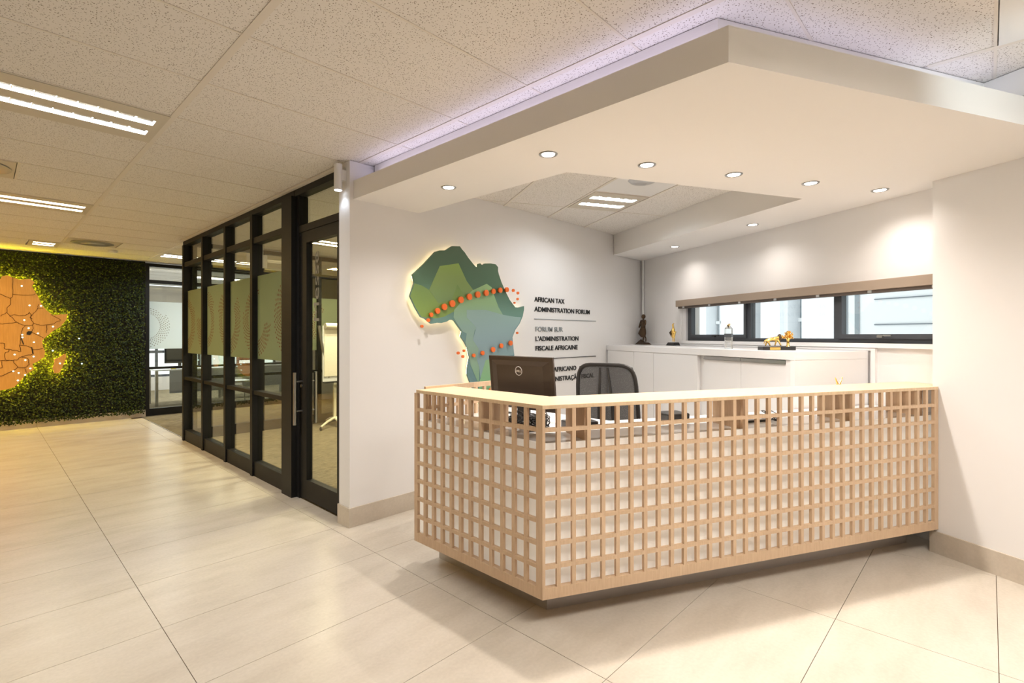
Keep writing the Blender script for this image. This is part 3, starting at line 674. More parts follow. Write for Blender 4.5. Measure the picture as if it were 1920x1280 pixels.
patch([(640, 1005), (690, 985), (800, 1000), (860, 1040), (818, 1105), (772, 1178), (762, 1238), (718, 1316), (660, 1364), (604, 1364), (580, 1305), (590, 1180)], A_SO, 5)
for k, (x, y, r) in enumerate([(121, 732, 11), (172, 683, 13), (195, 640, 16), (246, 609, 21), (301, 577, 23), (364, 551, 25), (433, 521, 24), (501, 497, 23), (568, 479, 23), (635, 466, 22), (693, 453, 19), (747, 444, 19), (800, 440, 18), (852, 446, 11), (889, 467, 10), (887, 515, 9), (862, 545, 7), (884, 785, 8), (830, 866, 18), (756, 887, 17), (690, 918, 19), (606, 945, 16), (536, 964, 13), (457, 927, 9), (448, 973, 11), (411, 945, 11), (671, 1240, 14), (730, 1212, 14)]):
    c = az(x, y); c2 = az(x, y+r); rr = abs(c[1]-c2[1])*1.1
    build('orange_disc', MB().cyl((c[0], SY-.045, c[1]), (c[0], SY-.030, c[1]), rr, n=24).cyl((c[0], SY-.030, c[1]), (c[0], SY-.0225, c[1]), rr*.3, n=10), ORANGE, sg)
# lettering
lt = thing('wall_lettering', 'black raised trilingual lettering with dividing rules right of the sign', 'lettering', (4.6, QY-.004, .93))
ROWS = [('AFRICAN TAX', 4.030, 4.552, 1.806, .052, LETTER), ('ADMINISTRATION FORUM', 4.030, 5.046, 1.702, .052, LETTER),
        ('FORUM SUR', 4.050, 4.522, 1.490, .052, LETTERG), ("L'ADMINISTRATION", 4.050, 4.817, 1.388, .051, LETTER), ('FISCALE AFRICAINE', 4.050, 4.800, 1.286, .052, LETTER),
        ('F\u00d3RUM AFRICANO', 4.050, 4.775, 1.046, .053, LETTER), ('DE ADMINISTRA\u00c7\u00c3O FISCAL', 4.050, 5.136, .940, .053, LETTER)]
for s, xa, xb, z, hh, m in ROWS:
    textmesh('word', s, m, lt, (xa, QY-.003, z), (1, 0, 0), (0, 0, 1), xb-xa, hh, .004, bold=.018, words=True)
for za, zb in ((1.622, 1.622), (1.195, 1.197)): build('rule', MB().box(4.03, 5.178, QY-.006, QY-.0005, za-.0035, za+.0035), LETTER if za < 1.5 else LETTERG, lt)

# ================================================================== RECEPTION DESK
DX, DW = 1.874, 2.268; TOPZ = 1.107; TH = .020
cx, cy = X_W(DX, DW)
px_, pw_ = DX+.058, DW+.058
desk = thing('reception_desk', 'angled reception desk of pale birch lattice over white panels', 'reception desk', (2.6, 1.6, 0))
P0, PZ, CH = 1.086, .1112, .0912
zrails = [(P0-PZ*k, P0-PZ*k+.02) for k in range(1, 8)]+[(.162, P0-PZ*7-CH)]
# left face slats
Hs = 1.087-.162
vs_me = boxmesh('vertical_slat', TH-.001, .0205, Hs-.001, BIRCH)
for k in range(1, 12): place('vertical_slat', vs_me, Matrix.Translation((DX+.0005, 2.588-.083*k, .1625)), desk)
build('end_slat', MB().box(DX, DX+TH, 2.588, 2.619, .162, 1.087), BIRCH, desk)
yc = 1.613
for z0, z1 in zrails: build('horizontal_rail', MB().box(DX, DX+TH, yc, 2.588, z0, z1), BIRCH, desk)
i2 = X_W(DX+TH, DW+TH)
build('corner_post', MB().prism([(cx, cy), (DX, yc), (DX+TH, yc), i2, RWxy(.9315, DW+TH), RWxy(.9315, DW)], .162, 1.087), BIRCH, desk)
# right face slats
vr_me = boxmesh('vertical_slat', .0205, TH-.001, Hs-.001, BIRCH)
for k in range(1, 34): place('vertical_slat', vr_me, RWM@Matrix.Translation((.9315+.0822*k-.0205, DW+.0005, .1625)), desk)
build('end_slat', MB(RWM).box(3.706, 3.742, DW, DW+TH, .162, 1.087), BIRCH, desk)
for z0, z1 in zrails: build('horizontal_rail', MB(RWM).box(.9315, 3.706, DW, DW+TH, z0, z1), BIRCH, desk)
# return lattice at the far left end
RY = 2.600
for k in range(0, 8): place('vertical_slat', vr_me, Matrix.Translation((1.972+.0810*k, RY+.0005, .1625)), desk)
build('end_slat', MB().box(2.59, 2.62, RY, RY+.019, .162, 1.12), BIRCH, desk)
for z0, z1 in zrails+[(1.087, 1.12)]: build('horizontal_rail', MB().box(px_+.017, 2.59, RY, RY+.019, z0, z1), BIRCH, desk)
# counter top
cin = X_W(2.18, 2.59)
build('counter_top', MB().prism([(DX, RY-.0), (cx, cy), RWxy(3.742, DW), RWxy(3.742, 2.318), RWxy(BR-.002, 2.318), RWxy(BR-.002, 2.59), cin, (2.18, RY-.0)], 1.087, TOPZ), BIRCHT, desk, bevel=.0015)
# white back panels
px_, pw_ = DX+.058, DW+.058
a1 = X_W(px_, pw_); a2 = X_W(px_+.016, pw_+.016)
build('white_panel', MB().prism([(px_, 2.675), a1, a2, (px_+.016, 2.675)], .20, .906), PANELGLOW, desk)
build('white_panel', MB().prism([a1, RWxy(BR-.01, pw_), RWxy(BR-.01, pw_+.016), a2], .20, .906), PANELGLOW, desk)
b0 = X_W(DX+TH, DW+TH)
build('base_board', MB().prism([(DX+TH, RY), b0, RWxy(3.73, DW+TH), RWxy(3.73, 2.8), X_W(2.62, 2.8), (2.62, RY)], .175, .198), BIRCH, desk)
k0 = X_W(2.055, 2.46)
build('plinth', MB().prism([(2.055, RY-.0), k0, RWxy(3.73, 2.46), RWxy(3.73, 2.75), X_W(2.58, 2.75), (2.58, RY)], 0, .175), PLINTH, desk)
w0_ = X_W(px_+.016, pw_+.016)
build('worktop', MB().prism([(px_+.016, RY-.001), w0_, RWxy(BR-.002, pw_+.016), RWxy(BR-.002, 2.835), X_W(2.75, 2.835), (2.75, RY-.001)], .872, .9055), GLOSSW, desk)
for r in (1.19, 2.19, 3.05, 3.70): build('support_board', MB(RWM).box(r-.009, r+.009, 2.345, 2.575, .9055, 1.087), BIRCH, desk)
build('support_board', MB().box(1.955, 2.165, 2.08, 2.098, .9055, 1.087), BIRCH, desk)
for r in (2.19, 3.6): build('side_gable', MB(RWM).box(r-.009, r+.009, 2.35, 2.78, .198, .872), PANEL, desk)
build('side_gable', MB().box(1.96, 2.6, 2.56, 2.578, .198, .872), PANEL, desk)

# monitor ------------------------------------------------------------
MA = math.radians(6)
mo = thing('monitor', 'black desktop monitor seen from behind with a round logo badge', 'monitor', (2.47, 2.19, .906))
MM = Matrix.Translation((2.405, 2.197, 1.135)) @ Matrix.Rotation(-MA, 4, 'Y')
sh = MB(MM)
sh.box(-.006, .012, -.277, .277, -.165, .178)
sh.add([(-.006, -.25, -.14), (-.006, .25, -.14), (-.006, .25, .15), (-.006, -.25, .15), (-.014, -.20, -.12), (-.014, .20, -.12), (-.014, .20, .12), (-.014, -.20, .12)], [(4, 7, 6, 5), (0, 4, 5, 1), (1, 5, 6, 2), (2, 6, 7, 3), (3, 7, 4, 0)])
build('shell', sh, BLKG, mo, bevel=.003)
build('screen', MB(MM).box(.012, .0135, -.265, .265, -.145, .168), SCREEN, mo)
ring = [(-.0155, .028*math.cos(2*PI*k/28),   .085+.028*math.sin(2*PI*k/28)) for k in range(28)]
bd = build('badge', MB(MM).tube(ring, .0024, 6, True), SILVER, mo)
o1 = MM @ Vector((-.0145, .0215, .078)); up = (MM.to_3x3() @ Vector((0, 0, 1))).normalized()
textmesh('badge_text', 'DELL', SILVER, mo, o1, (0, -1, 0), up, .043, .014, .0012, bold=.02)
build('port_recess', MB(MM).box(-.0165, -.0138, -.07, .09, -.15, -.098), BLKP, mo)
build('stand_neck', MB().prism([(2.41, 2.155), (2.45, 2.155), (2.45, 2.235), (2.41, 2.235)], .915, 1.08), BLKP, mo)
build('stand_base', MB().lathe((2.46, 2.195, .906), [(.10, 0), (.105, .004), (.10, .010), (.02, .012)], 28), BLKP, mo, smooth=True)
build('cable_plug', MB(MM).cyl((-.03, 0, -.13), (-.03, 0, -.095), .007, n=10), SILVER, mo)

# cables, laptop, tray on worktop -----------------------------------
WZ = .906
def bundle(name, c, n, rx, ry, label, m=BLKP, turns=3, seed=1, cat='cable', zmax=.06, M=ID):
    rnd = random.Random(seed); b = MB(M)
    for k in range(n):
        pts = []; ph = rnd.uniform(0, 6.28); a = rnd.uniform(.6, 1); zz = rnd.uniform(.006, zmax)
        for i in range(26):
            t_ = i/25*2*PI*turns/2; pts.append((c[0]+rx*a*math.cos(t_+ph)+rnd.uniform(-.006, .006), c[1]+ry*a*math.sin(t_*1.15+ph)+rnd.uniform(-.006, .006), WZ+.004+zz*abs(math.sin(t_*.7+ph))))
        b.tube(pts, .0032, 6)
    return build(name, b, m, None, label, cat, smooth=True)
bundle('cable_bundle', (2.27, 2.10, 0), 11, .08, .10, 'tangle of black cables on worktop under the monitor', seed=3)
bundle('cable_bundle', (1.06, 2.70, 0), 10, .09, .07, 'tangle of black cables behind the desk corner, right of the monitor', seed=5, M=RWM, zmax=.10)
bundle('coiled_cable', (2.62, 2.55, 0), 2, .05, .09, 'thin dark cable loop lying beside the laptop', seed=8, M=RWM, zmax=.08)
build('docking_station', MB(RWM).box(1.215, 1.40, 2.60, 2.72, WZ, WZ+.045), BLKP, None, 'low black docking box among the cables near the desk corner', 'docking box', bevel=.006)
build('power_adapter', MB().box(2.22, 2.30, 2.24, 2.28, WZ, WZ+.10), SILVER, None, 'upright silver power box behind the lattice on the left arm', 'power box', bevel=.004)
lp = thing('laptop', 'closed thin laptop on white worktop between two support boards', 'laptop', rw(2.42, 2.60, WZ), -A28)
build('base', MB(RWM).box(2.27, 2.56, 2.49, 2.70, WZ, WZ+.011), BLKP, lp, bevel=.003)
build('lid', MB(RWM).box(2.27, 2.56, 2.49, 2.70, WZ+.0115, WZ+.018), SILVER, lp, bevel=.003)
gd = thing('gold_ornament', 'small gold ornament on worktop behind lattice near the pillar', 'ornament', rw(3.42, 2.72, WZ))
build('foot', MB(RWM).lathe((3.42, 2.72, WZ), [(.025, 0), (.025, .008), (.008, .012), (.006, .08), (.012, .085)], 16), GOLD, gd, smooth=True)
for s in (-1, 1): build('wing', MB(RWM).tube([(3.42, 2.72, WZ+.08), (3.42+s*.03, 2.72, WZ+.13), (3.42+s*.012, 2.72, WZ+.19), (3.42+s*.035, 2.72, WZ+.235)], [.006, .012, .007, .003], 8), GOLD, gd, smooth=True)
build('desk_phone', MB(RWM).box(1.92, 2.08, 2.66, 2.80, WZ, WZ+.05), BLKP, None, 'black desk phone on worktop left of the wide support board', 'phone', bevel=.01)

# office chair ------------------------------------------------------
CHP = (3.235, 2.06); CA = math.radians(90-72)     # facing direction angle (from +X)
CM = Matrix.Translation((CHP[0], CHP[1], 0)) @ Matrix.Rotation(CA, 4, 'Z')   # local +x = facing
oc_ = thing('office_chair', 'black mesh-back office chair with arms pulled behind the desk', 'chair', (CHP[0], CHP[1], 0), CA)
def back_pt(s, z): # s across (-1..1), z height
    wv = .235*(1-.10*((z-.62)/.62)); x = -.02-.10*(z-.62)/.62 - .035*(1-s*s)*1.0
    return (x, s*wv, z)
rim = []
for k in range(40):
    a = 2*PI*k/40; cs, sn = math.cos(a), math.sin(a); e = .38
    s = math.copysign(abs(cs)**e, cs); z = .93+math.copysign(abs(sn)**e, sn)*.305; rim.append(back_pt(s, z))
build('back_frame', MB(CM).tube(rim, .015, 8, True), BLKP, oc_, smooth=True)
mb = MB(CM); N = 12; vs = []
for i in range(N+1):
    for j in range(N+1):
        s = -1+2*i/N; z = .64+.58*j/N; ss = s*.98*(1 - (.06 if j in (0, N) else 0)); vs.append(back_pt(ss, z))
mb.add(vs, [(i*(N+1)+j, (i+1)*(N+1)+j, (i+1)*(N+1)+j+1, i*(N+1)+j+1) for i in range(N) for j in range(N)])
build('mesh_back', mb, MESHF, oc_, smooth=True)
for s in (-.055, .055): build('spine', MB(CM).tube([(-.09+.0, s*.6, .46), (-.085, s, .66), (-.115, s*.9, .95), (-.165, s*.5, 1.215)], [.016, .014, .012, .008], 8), BLKP, oc_, smooth=True)
build('seat', MB(CM).prism([(0, -.22), (.10, -.245), (.38, -.24), (.45, -.19), (.45, .19), (.38, .24), (.10, .245), (0, .22)], .44, .50), FABRIC, oc_, bevel=.02)
build('seat_pan', MB(CM).box(.02, .36, -.15, .15, .405, .44), BLKP, oc_)
build('tilt_arm', MB(CM).tube([(.15, 0, .42), (-.06, 0, .42), (-.09, 0, .50)], .022, 8), BLKP, oc_)
for s in (-1, 1):
    build('armrest', MB(CM).tube([(.15, s*.20, .43), (.15, s*.29, .45), (.13, s*.29, .66)], .014, 8).box(.02, .26, s*.29-.035, s*.29+.035, .66, .69), BLKP, oc_)
build('gas_column', MB(CM).cyl((.2, 0, .10), (.2, 0, .41), .022), BLKP, oc_)
for k in range(5):
    a = 2*PI*k/5; e = (.2+.28*math.cos(a), .28*math.sin(a))
    l = build('foot', MB(CM).tube([(.2, 0, .11), (e[0], e[1], .075)], [.022, .014], 8), BLKP, oc_)
    build('caster', MB(CM).cyl((e[0], e[1]-.012, .028), (e[0], e[1]+.012, .028), .028, n=14).cyl((e[0], e[1], .03), (e[0], e[1], .075), .007, n=8), BLKP, l)

# ================================================================== CABINETS
KR, KZ = 3.148, 1.325; KW0, KW1 = 2.851, 5.10
def onQw(r): return (QY-.002+r*math.sin(A28))/math.cos(A28)
cb = thing('storage_cabinet', 'long white waist-high storage cabinet under the strip window', 'cabinet', rw(3.5, 4.2, 0))
build('cabinet_top', MB().prism([RWxy(KR, KW0), RWxy(BR-.03, KW0), RWxy(BR-.03, onQw(BR-.03)), RWxy(KR, onQw(KR))], KZ-.062, KZ), CABW, cb, bevel=.002)
build('end_panel', MB(RWM).box(KR+.001, BR-.03, KW0+.001, KW0+.04, 0, KZ-.062), CABW, cb)
build('carcass', MB().prism([RWxy(KR+.045, KW0+.04), RWxy(BR-.03, KW0+.04), RWxy(BR-.03, onQw(BR-.03)), RWxy(KR+.045, onQw(KR+.045))], 0, KZ-.0625), CABW, cb)
build('corner_stile', MB(RWM).box(KR+.012, KR+.044, KW0+.04, KW0+.09, .0, KZ-.064), CABW, cb)
for k in range(2):
    a = KW0+.095+.455*k
    d = build('cabinet_door', MB(RWM).box(KR+.02, KR+.044, a, a+.452, .06, KZ-.098), CABW, cb)
    build('door_handle_rail', MB(RWM).box(KR+.014, KR+.044, a+.001, a+.451, KZ-.096, KZ-.068).box(KR+.008, KR+.014, a+.001, a+.451, KZ-.096, KZ-.090), STEEL, d)
for a, c in ((3.93, 4.63), (4.634, 5.02), (5.024, onQw(KR)-.01)):
    build('cabinet_door', MB(RWM).box(KR+.004, KR+.044, a, c-.002, .06, KZ-.0635), CABW, cb)

# ornaments on the cabinet -------------------------------------------
OZ = KZ+.0005
# bronze woman
B1 = Matrix.Translation(rw(3.80, 5.82, OZ)) @ Matrix.Rotation(-A28, 4, 'Z') @ Matrix.Scale(1.25, 4)
s1 = thing('bronze_figurine', 'dark bronze figurine of a standing woman in a flared dress, in the corner', 'figurine', rw(3.80, 5.82, OZ))
# local: y = W (left in view); x away
build('rock_base', MB(B1).add([(-.05, -.085, 0), (.05, -.085, 0), (.05, .085, 0), (-.05, .085, 0), (-.03, -.06, .022), (.03, -.06, .022), (.03, .0, .025), (0, .045, .058), (.03, .075, .02), (-.03, .075, .02), (-.03, .0, .025)],
      [(3, 2, 1, 0), (0, 1, 5, 4), (1, 2, 8, 6, 5), (2, 3, 9, 8), (3, 0, 4, 10, 9), (4, 5, 6, 10), (10, 6, 7), (6, 8, 7), (8, 9, 7), (9, 10, 7)]), BRONZE, s1)
skin('body', [(0, .005, .17), (0, .0, .20), (0, -.002, .235), (0, .0, .262), (0, .0, .285), (0, -.038, .253), (-.005, -.046, .215), (-.03, -.030, .185), (0, .036, .253), (-.005, .048, .215), (-.02, .050, .178), (0, -.003, .12), (0, -.004, .06), (-.012, -.004, .026), (.01, .004, .11), (.02, -.02, .07), (.01, -.034, .03)],
     [(0, 1), (1, 2), (2, 3), (3, 4), (2, 5), (5, 6), (6, 7), (2, 8), (8, 9), (9, 10), (0, 11), (11, 12), (12, 13), (0, 14), (14, 15), (15, 16)],
     [(.025, .03), (.024, .027), (.026, .032), .011, .009, .014, .011, .009, .014, .012, .008, .012, .009, .009, .012, .006, .006], BRONZE, s1, B1)
build('head', MB(B1).ball((-.002, 0, .298), .019, .95, .85, 1.15).ball((.008, .003, .300), .021, .9, .95, 1.15), BRONZE, s1, smooth=True)
sk = MB(B1)
prof = [(.026, .205, 0), (.032, .175, .004), (.044, .145, .012), (.052, .12, .022), (.040, .098, .012), (.024, .078, .0)]
vs = [(r_*.75*math.cos(2*PI*i/16), off+r_*math.sin(2*PI*i/16), z) for r_, z, off in prof for i in range(16)]
sk.add(vs, [(j*16+i, (j+1)*16+i, (j+1)*16+(i+1) % 16, j*16+(i+1) % 16) for j in range(5) for i in range(16)]+[tuple(range(16)), tuple(range(80, 96))[::-1]])
build('skirt', sk, BRONZE, s1, smooth=True)
# gold dancer / bird
B2 = Matrix.Translation(rw(3.80, 5.18, OZ)) @ Matrix.Rotation(-A28, 4, 'Z') @ Matrix.Scale(1.25, 4)
s2 = thing('gold_figurine', 'small gold bird figurine on a dark trapezoid base beside the window edge', 'figurine', rw(3.80, 5.18, OZ))
build('base', MB(B2).add([(-.04, -.058, 0), (.04, -.058, 0), (.04, .058, 0), (-.04, .058, 0), (-.03, -.052, .03), (.03, -.052, .03), (.03, .040, .03), (-.03, .040, .03)], [(3, 2, 1, 0), (4, 5, 6, 7), (0, 1, 5, 4), (1, 2, 6, 5), (2, 3, 7, 6), (3, 0, 4, 7)]), BLKP, s2)
skin('body', [(0, -.012, .11), (0, -.005, .145), (0, -.004, .175), (0, .004, .205), (0, -.018, .215), (0, .02, .08), (0, .012, .12), (0, -.02, .07), (0, -.02, .035), (0, .004, .07), (0, .0, .035)],
     [(0, 1), (1, 2), (2, 3), (3, 4), (0, 5), (0, 7), (7, 8), (0, 9), (9, 10), (1, 6)], [.02, .017, .009, .009, .003, .008, .014, .005, .005, .005, .005], GOLD, s2, B2)
build('wing', MB(B2).add([(-.012, 0, .155), (-.02, .035, .125), (-.012, .012, .085), (-.022, .008, .12)], [(0, 1, 3), (1, 2, 3), (2, 0, 3), (0, 2, 1)]), BRONZE, s2)
# crystal award
B3 = Matrix.Translation(rw(3.30, 3.69, OZ)) @ Matrix.Rotation(-A28+.5, 4, 'Z')
s3 = thing('crystal_award', 'clear crystal block award topped by a gold triangle, left of the lion', 'award', rw(3.30, 3.69, OZ))
build('block', MB(B3).box(-.02, .02, -.031, .031, 0, .185), CRYSTAL, s3, bevel=.003)
build('band', MB(B3).box(-.021, .021, -.0315, .0315, .105, .137), mat('award_dark_band', (.08, .09, .10), .4), s3)
build('etched_text', MB(B3).box(-.0206, -.020, -.026, .026, .07, .078).box(-.0206, -.020, -.022, .022, .052, .058), SILVER, s3)
build('gold_triangle', MB(B3).plate([(-.022, .215), (.026, .228), (.008, .188)], -.008, .008), GOLD, s3)
build('crystal_tip', MB(B3).add([(-.018, -.028, .185), (.018, -.028, .185), (.018, .028, .185), (-.018, .028, .185), (0, 0, .225)], [(3, 2, 1, 0), (0, 1, 4), (1, 2, 4), (2, 3, 4), (3, 0, 4)]), CRYSTAL, s3)
# lion and tree
lp0 = rw(3.40, 3.255, OZ); LA = math.atan2(1.156-1.365, 4.69-4.492)
B4 = Matrix.Translation(lp0) @ Matrix.Rotation(LA, 4, 'Z') @ Matrix.Diagonal((.82, 1, 1, 1))      # local x runs left to right as seen
s4 = thing('lion_trophy', 'gold lion walking towards a gold tree on a long black base with plaque', 'trophy', lp0)
B4x = B4
build('base', MB(B4).box(-.165, .165, -.045, .045, 0, .030), BLKP, s4, bevel=.003)
build('plaque', MB(B4).box(-.095, .01, -.0465, -.045, .004, .025), GOLD, s4)
B4 = B4 @ Matrix.Translation((0, 0, .03))
skin('lion_body', [(-.02, 0, .060), (-.065, 0, .060), (-.095, 0, .055), (.015, 0, .068), (.04, 0, .078), (.062, 0, .072), (-.095, .01, .03), (-.108, .01, .004), (-.085, -.01, .03), (-.07, -.01, .004), (.0, .01, .035), (-.012, .01, .004), (.02, -.01, .035), (.038, -.01, .004), (-.118, 0, .05), (-.128, 0, .02)],
     [(0, 1), (1, 2), (0, 3), (3, 4), (4, 5), (2, 6), (6, 7), (2, 8), (8, 9), (3, 10), (10, 11), (3, 12), (12, 13), (2, 14), (14, 15)],
     [.016, .017, .016, .018, .014, .008, .008, .005, .008, .005, .007, .005, .007, .005, .004, .003], GOLD, s4, B4)
build('mane', MB(B4).ball((.030, 0, .075), .026, .75, .95, 1.1).ball((.022, 0, .06), .022, .8, .9, 1.1), BRONZE, s4, smooth=True)
build('lion_head', MB(B4).ball((.048, 0, .080), .014, 1.2, .9, 1).ball((.062, 0, .073), .008), GOLD, s4, smooth=True)
tr = build('tree_trunk', MB(B4).lathe((.115, 0, 0), [(.020, 0), (.013, .012), (.011, .05), (.018, .07)], 12), GOLD, s4, smooth=True)
tb = MB(B4); rnd = random.Random(4)
for k in range(60):
    a = rnd.uniform(0, 2*PI); e = rnd.uniform(-.05, 1.4); L_ = rnd.uniform(.03, .056)
    q = (.115+L_*math.cos(a)*math.cos(e), L_*.7*math.sin(a)*math.cos(e), .066+L_*math.sin(e)*1.1)
    tb.tube([(.115, 0, .06), ((q[0]+.115)/2, q[1]/2, .075+(q[2]-.075)*.4), q], .0025, 5); tb.ball(q, .0075, n=6)
build('tree_crown', tb, GOLD, s4, kind='stuff')

# ================================================================== MEETING ROOM CONTENTS
fc = thing('flip_chart', 'white flip chart easel with paper pad behind the glass door', 'flip chart', (4.0, 7.5, 0))
F0 = (3.84, 7.62)
CREAM = mat('cream_enamel', (.72, .68, .52), .4); PAPER = mat('flip_chart_paper', (.82, .76, .62), .8)
build('column', MB().box(F0[0]+.06, F0[0]+.10, F0[1], F0[1]+.04, .1, .80), CREAM, fc)
for s, e in ((1, (-.36, -.25)), (1, (.34, -.22)), (1, (.0, .3)), (1, (-.1, -.42))):
    f = build('foot', MB().tube([(F0[0]+.08, F0[1]+.02, .13), (F0[0]+.08+e[0]*.6, F0[1]+e[1]*.6, .10), (F0[0]+.08+e[0], F0[1]+e[1], .055)], [.022, .02, .016], 8), CREAM, fc)
    build('caster', MB().cyl((F0[0]+.08+e[0]-.01, F0[1]+e[1], .028), (F0[0]+.08+e[0]+.01, F0[1]+e[1], .028), .027, n=12), BLKP, f)
build('back_rail', MB().tube([(F0[0]-.20, F0[1]-.02, 1.60), (F0[0]-.11, F0[1]-.0, 1.1), (F0[0]-.03, F0[1], .78)], .022, 8), STEEL, fc)
build('board', MB().prism([(F0[0]-.14, F0[1]-.02), (F0[0]+.56, F0[1]+.02), (F0[0]+.56, F0[1]+.04), (F0[0]-.14, F0[1])], .72, 1.60), WPLAST, fc)
build('paper_pad', MB().prism([(F0[0]-.12, F0[1]-.032), (F0[0]+.54, F0[1]+.008), (F0[0]+.54, F0[1]+.018), (F0[0]-.12, F0[1]-.022)], .80, 1.58), PAPER, fc)
build('paper_roll', MB().cyl((F0[0]-.12, F0[1]-.06, 1.60), (F0[0]+.56, F0[1]-.02, 1.60), .045, n=20), PAPER, fc, smooth=True)
build('pen_tray', MB().box(F0[0]-.14, F0[0]+.56, F0[1]-.10, F0[1]-.02, .70, .72), BLKP, fc)

def room_chair(x, y, rz, label, group):
    M = Matrix.Translation((x, y, 0)) @ Matrix.Rotation(rz, 4, 'Z'); t = thing('meeting_chair', label, 'chair', (x, y, 0), rz, group)
    build('seat', MB(M).box(-.22, .22, -.22, .22, .43, .47), WPLAST, t, bevel=.015)
    build('backrest', MB(M).add([(-.20, .20, .55), (.20, .20, .55), (.17, .25, .85), (-.17, .25, .85), (-.20, .222, .55), (.20, .222, .55), (.17, .272, .85), (-.17, .272, .85)], [(0, 1, 2, 3), (7, 6, 5, 4), (0, 4, 5, 1), (1, 5, 6, 2), (2, 6, 7, 3), (3, 7, 4, 0)]), WPLAST, t, bevel=.006)
    for a in (-1, 1):
        for b2 in (-1, 1): build('leg', MB(M).cyl((a*.18, b2*.18, .43), (a*.22, b2*.22, 0), .011, n=8), STEEL, t)
        build('back_post', MB(M).cyl((a*.18, .18, .45), (a*.18, .225, .6), .011, n=8), STEEL, t)
# office beyond the far glass
OAK = wood('office_oak', (.42, .28, .14), (.52, .36, .2), .5)
DESKG = mat('grey_desk_panel', (.30, .31, .33), .6)
def office_desk(x, y, label):
    t = thing('office_desk', label, 'desk', (x+.7, y+.35, 0))
    build('desk_top', MB().box(x, x+1.4, y, y+.7, .72, .745), WPLAST, t)
    build('modesty_panel', MB().box(x+.25, x+1.37, y+.02, y+.04, .25, .72), DESKG, t)
    for a in (.0, 1.35):
        for c in (.0, .65): build('leg', MB().box(x+a, x+a+.05, y+c, y+c+.05, 0, .72), STEEL, t)
office_desk(2.45, 12.3, 'grey-panelled office desk just behind the far office glass')
office_desk(3.95, 12.6, 'white-topped office desk farther right behind the far office glass')
for x, y, s in ((2.95, 12.6, 'black monitor on the grey desk in the far office'), (4.5, 12.9, 'black monitor on the right-hand desk in the far office')):
    t = thing('office_monitor', s, 'monitor', (x, y, .745))
    build('screen', MB().box(x-.28, x+.28, y-.01, y+.015, .86, 1.20), BLKP, t)
    build('stand', MB().box(x-.03, x+.03, y+.015, y+.03, .75, .95).box(x-.1, x+.1, y-.07, y+.09, .745, .753), BLKP, t)
t = thing('yellow_tub', 'small yellow tub on the grey desk in the far office', 'tub', (2.78, 12.4, .745))
build('tub', MB().box(2.74, 2.82, 12.36, 12.42, .745, .80), mat('yellow_plastic', (.8, .62, .05), .4), t)
room_chair(3.9, 12.0, PI, 'white shell chair behind the far office glass', None)
room_chair(5.3, 6.2, -PI/2, 'white shell chair by the inner wall of the meeting room', None)
mt = thing('meeting_table', 'white meeting table at the inner side of the meeting room', 'table', (5.0, 5.4, 0))
build('table_top', MB().box(4.5, 5.9, 4.6, 5.7, .72, .75), WPLAST, mt)
for a in (4.6, 5.75):
    for c in (4.7, 5.55): build('leg', MB().box(a, a+.05, c, c+.05, 0, .72), STEEL, mt)
build('exit_sign', MB().box(2.35, 2.60, 6.9, 6.93, 2.33, 2.50).box(2.40, 2.405, 6.91, 6.92, 2.50, CZ+.002).box(2.55, 2.555, 6.91, 6.92, 2.50, CZ+.002), WPLAST, None, 'blank white hanging sign box seen through the fourth glass bay', 'sign')

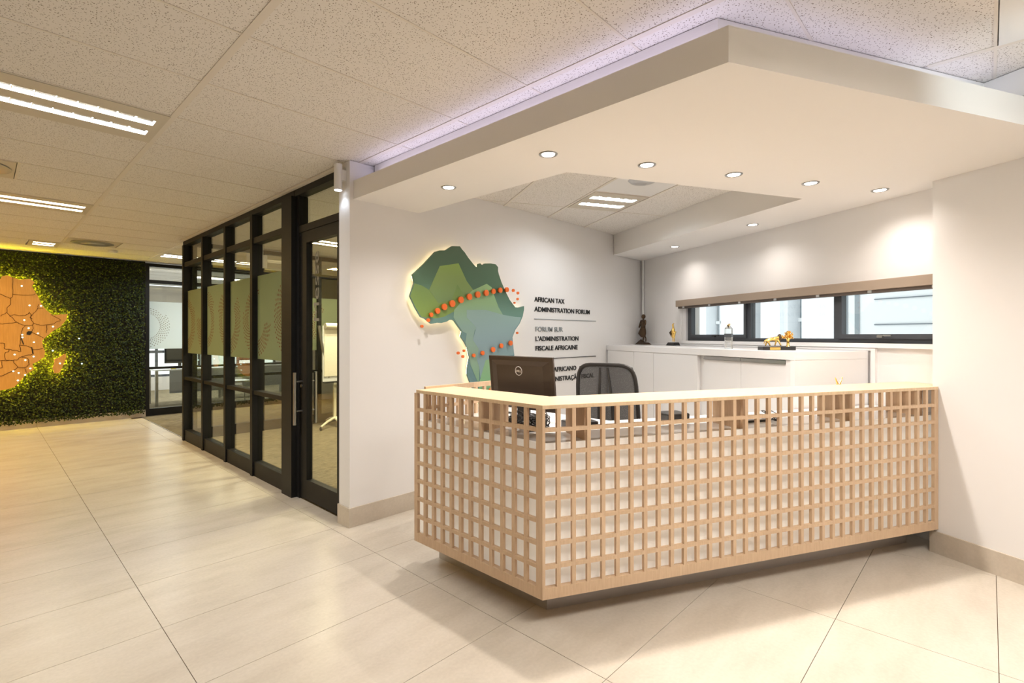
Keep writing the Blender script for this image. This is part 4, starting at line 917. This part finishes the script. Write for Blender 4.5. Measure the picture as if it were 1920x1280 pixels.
# ================================================================== OUTSIDE THE STRIP WINDOW
FR = 9.0
def fw(u, R_=FR): return RWM.inverted() @ onplane(u, 600, RN, R_)
def seg(u0, u1, R_, m, name='facade_wall'):
    a, c = fw(u0, R_).y, fw(u1, R_).y; return MB(RWM).box(R_, R_+.5, min(a, c), max(a, c), -3, 7)
bd = thing('neighbour_building', 'pale rendered building with windows across the gap outside the window', 'building', rw(FR, 8, -3))
build('wall', seg(1352, 1396, FR, 0), FACADEW, bd)
build('wall', seg(1426, 1462, FR, 0), FACADEW, bd)
build('wall', seg(1532, 1640, FR-.4, 0), FACADEW, bd)
build('wall', seg(1640, 1760, FR-.6, 0), FACADEW, bd)
build('wall', seg(1760, 1990, FR-.6, 0), FACADEW, bd)
build('grey_bay', seg(1230, 1352, FR+.6, 0), FACADEG, bd)
build('grey_bay', seg(1396, 1426, FR+.6, 0), FACADEG, bd)
build('grey_bay', seg(1462, 1532, FR+.7, 0), FACADEG, bd)
for u0, u1 in ((1304, 1318), (1496, 1504), (1460, 1470)):
    a, c = fw(u0).y, fw(u1).y; build('pilaster', MB(RWM).box(FR+.1, FR+.65, min(a, c), max(a, c), -3, 7), FACADEW, bd)
for u0, u1 in ((1470, 1496), (1319, 1335)):
    a, c = fw(u0).y, fw(u1).y; y0, y1 = min(a, c), max(a, c)
    g = build('window', MB(RWM).box(FR+.45, FR+.58, y0, y1, -1, 4), FACGLASS, bd)
    build('window_bar', MB(RWM).box(FR+.40, FR+.45, (y0+y1)/2-.03, (y0+y1)/2+.03, -1, 4).box(FR+.40, FR+.45, y0, y1, 1.75, 1.83).box(FR+.40, FR+.45, y0, y1, 2.6, 2.68), FACADEW, g)
for u0, u1 in ((1580, 1590), (1604, 1612)):
    a, c = fw(u0, FR-.4).y, fw(u1, FR-.4).y; build('window', MB(RWM).box(FR-.42, FR-.41, min(a, c), max(a, c), .9, 2.3), FACGLASS, bd)
for z in (1.2, 1.62, 2.04, 2.46):
    a, c = fw(1640, FR-.6).y, fw(1760, FR-.6).y; build('panel_joint', MB(RWM).box(FR-.615, FR-.60, min(a, c), max(a, c), z, z+.015), FACADEG, bd)
for k in range(9):
    a, c = fw(1335).y, fw(1352).y; build('louvre_blade', MB(RWM).box(FR+.5, FR+.6, min(a, c), max(a, c), .9+k*.18, .93+k*.18), FACADEW, bd)
